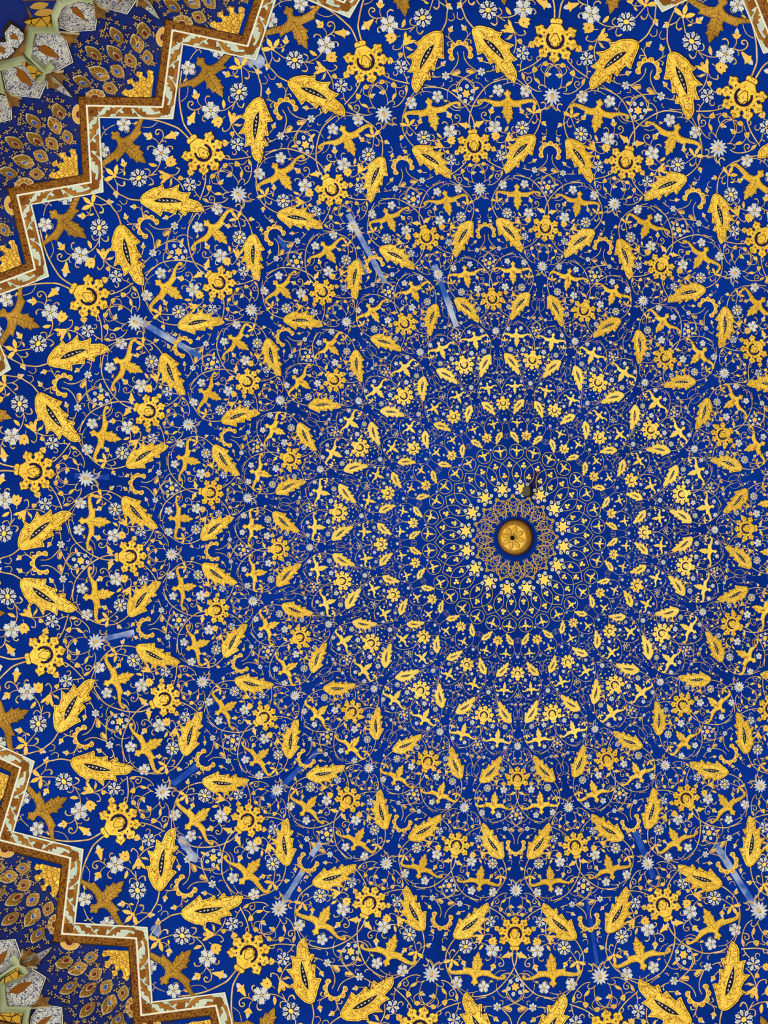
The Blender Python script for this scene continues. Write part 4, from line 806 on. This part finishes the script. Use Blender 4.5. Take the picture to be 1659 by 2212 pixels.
for j in range(32):
    th = PHT + 11.25 * j
    if not (seen(pos(.29, th), 130) or seen(pos(.315, th), 130) or seen(pos(.31, th + 4), 130) or seen(pos(.31, th - 4), 130)): continue
    kp = kite_panel(th)
    for e in OUT['eyes']:
        z = Zs(e[1:]); eye(kp, z[0], z[1], e[0], th, 1)
    h0, h1, h2 = Zs(OUT['half'][0])
    for sg in (1, -1):     # half eyes cut off by the moulding
        f = np.linspace(0, np.pi, 11); d = (h2 - h0) / 2; c = (h0 + h2) / 2; up = (h1 - c)
        arc = lambda k: c + d * k * -np.cos(f) + up * k * np.sin(f)
        if sg > 0:
            surf_poly('half_eye', arc(1.0), .013, EYEL, th, sg, kp, .5 * U1, EYEL, .008, [(arc(.9), .020, EYEA)] + [([arc(.4)[i], arc(.9)[i], arc(.9)[i + 1], arc(.4)[i + 1]], .038, EYEB) for i in range(0, 10, 2)] + [(arc(.45), .044, EYEL), (arc(.36), .050, MAROON)])
        else:
            surf_poly('half_eye', arc(1.0), .013, EYEL, th, sg, kp, .5 * U1, EYEL, .008, [(arc(.9), .020, EYEA), (arc(.45), .044, EYEL), (arc(.36), .050, MAROON)])
    # shell fan in the kite's point
    ft = fan[0]; rays = []
    for k in range(-4, 5):
        e0 = ft + (.0098 - .0004 * abs(k)) * np.exp(1j * math.radians(k * 9.5)); dn = 1j * (e0 - ft) / abs(e0 - ft) * 1.0 * U1
        rays.append(([ft, e0 - dn * .5, e0 + dn * .5], .035, FANLINE))
    surf_poly('shell_fan', fan, .030, FANG, th, 1, kp, .6 * U1, EYEL, .008, rays)
    # sprigs of gold buds
    sp = []
    for q, z in enumerate(sprigs):
        a = q * 2.4
        M = unit_frame(abs(z), th - math.degrees(np.angle(z)), .00125, a); sp.append((cache_sp[q % 2] if 'cache_sp' in globals() else None, M))
    if 'cache_sp' not in globals():
        def sprig_shape(k):
            s = Shape(); g_ = SPRIG
            for a in ((0, 2.2, -2.2) if k else (0, 1.3, -1.3, 3.1)):
                s.relief(rotp([(.15, .05), (.6, .3), (1.1, 0), (.6, -.3), (.15, -.05)], a), .1, g_, .08, MAROON, -.1)
            return s
        SPRIG = mat('sprig_gold', srgb(182, 158, 96), .6, .0)
        cache_sp = [sprig_shape(0), sprig_shape(1)]
        sp = [(cache_sp[q % 2], m) for q, (_, m) in enumerate(sp)]
    rs = random.Random(j); dotsp = []
    for q in range(150):
        v = rs.uniform(-1, 1); u_ = rs.uniform(.012, .05)
        z = (RT + .012 + u_) * np.exp(1j * math.radians(v * min(5.0, 1 + u_ * 190)))
        M = unit_frame(abs(z), th - math.degrees(np.angle(z)), rs.uniform(.0004, .0007), rs.uniform(0, 6)); dotsp.append((cache_sp[q % 2], M))
    for X in [m for _, m in sp + dotsp]: X[:3, 3] += 0
    me = stuff_mesh('bud_sprigs', [(s, np.array(m) @ np.diag([1, 1, 1, 1])) for s, m in sp + dotsp])
    # lift the sprigs onto the facet
    nrm = pos(.30, th, 1.0) - pos(.30, th); me.transform(Matrix.Translation(Vector(nrm * .013)))
    o = ob('bud_sprigs', me); o['kind'] = 'stuff'; adopt(o, kp)
    for sg in (1, -1):
        for nm, zs in OUT['cells'].items():
            if nm == 'B' and sg < 0: continue
            if nm == 'S' and sg < 0: continue
            z = Zs(zs); c = z.mean()
            ex = [(c + (z - c) * .955, .026, NAVY), (c + (z - c) * .925, .028, CELL)]
            cp = surf_poly('niche_panel', z, .024, LINEW, th, sg, upper, 2.0 * U1, DKLINE, .0, ex)
            if nm in OUT['cleaf']:
                surf_poly('painted_leaf', Zs(OUT['cleaf'][nm]), .034, FANLEAF if 'FANLEAF' in globals() else OCHRED, th, sg, cp, .8 * U1, BROWN, .026)
        for s_ in OUT['stars']:
            surf_poly('bracket_star', Zs(s_), .055, BRACK, th, sg, upper, 1.3 * U1, EYEL, .02)
        surf_poly('recess', Zs(OUT['base']), .014, BRACK, th, sg, upper, .5 * U1, DKLINE, .0)
        surf_poly('small_niche_panel', Zs(OUT['hexc']), .05, NAVY, th, sg, upper, 1 * U1, DKLINE, .01, [(grow(Zs(OUT['hexc']), -1.6 * U1), .054, CELL), (Zs(OUT['hexleaf']), .058, OCHRED)])
        for g_ in OUT['gold']: surf_poly('gold_mosaic', Zs(g_), .045, MOSAIC, th, sg, upper, 1.0 * U1, DKLINE, .01)
        for rd in OUT['ridges']:
            z = Zs(rd); z = np.conj(z) if sg < 0 else z
            V = []; F = []; n = len(z); d = np.gradient(z); d /= np.abs(d); hw = 5.0 * U1
            for off, h in ((-1.25, .0), (-1, .075), (-.45, .11), (.45, .11), (1, .075), (1.25, .0)):
                q = z + 1j * d * hw * off; r, t = cpos(q); V += list(pos(r, th + t, h))
            for b in range(5):
                for i in range(n - 1):
                    F.append([b * n + i, b * n + i + 1, (b + 1) * n + i + 1, (b + 1) * n + i])
            c = np.mean(np.array(V), 0); o = ob('rib', mesh('rib', np.array(V) - c, F, None, [GREEN])); o.location = c; adopt(o, upper)
    surf_poly('star_mosaic', Zs(OUT['gold2']), .125, MOSAIC, th, 1, upper, 1.5 * U1, GREEN, .02)
    bl = Zs(OUT['blue2']); c = bl.mean()
    surf_poly('upper_facet', bl, .03, BLUE2, th, 1, upper, .8 * U1, OCHRE, .01, [(c + (lens(-.0115 + .004j, .0105 + .004j, .16)) * np.exp(1j * 1.2) * .4, .034, EYEA), (c + (lens(-.0105 - .003j, .0105 - .003j, .16)) * np.exp(1j * 1.2) * .4, .034, EYEA)])
bpy.context.view_layer.update()
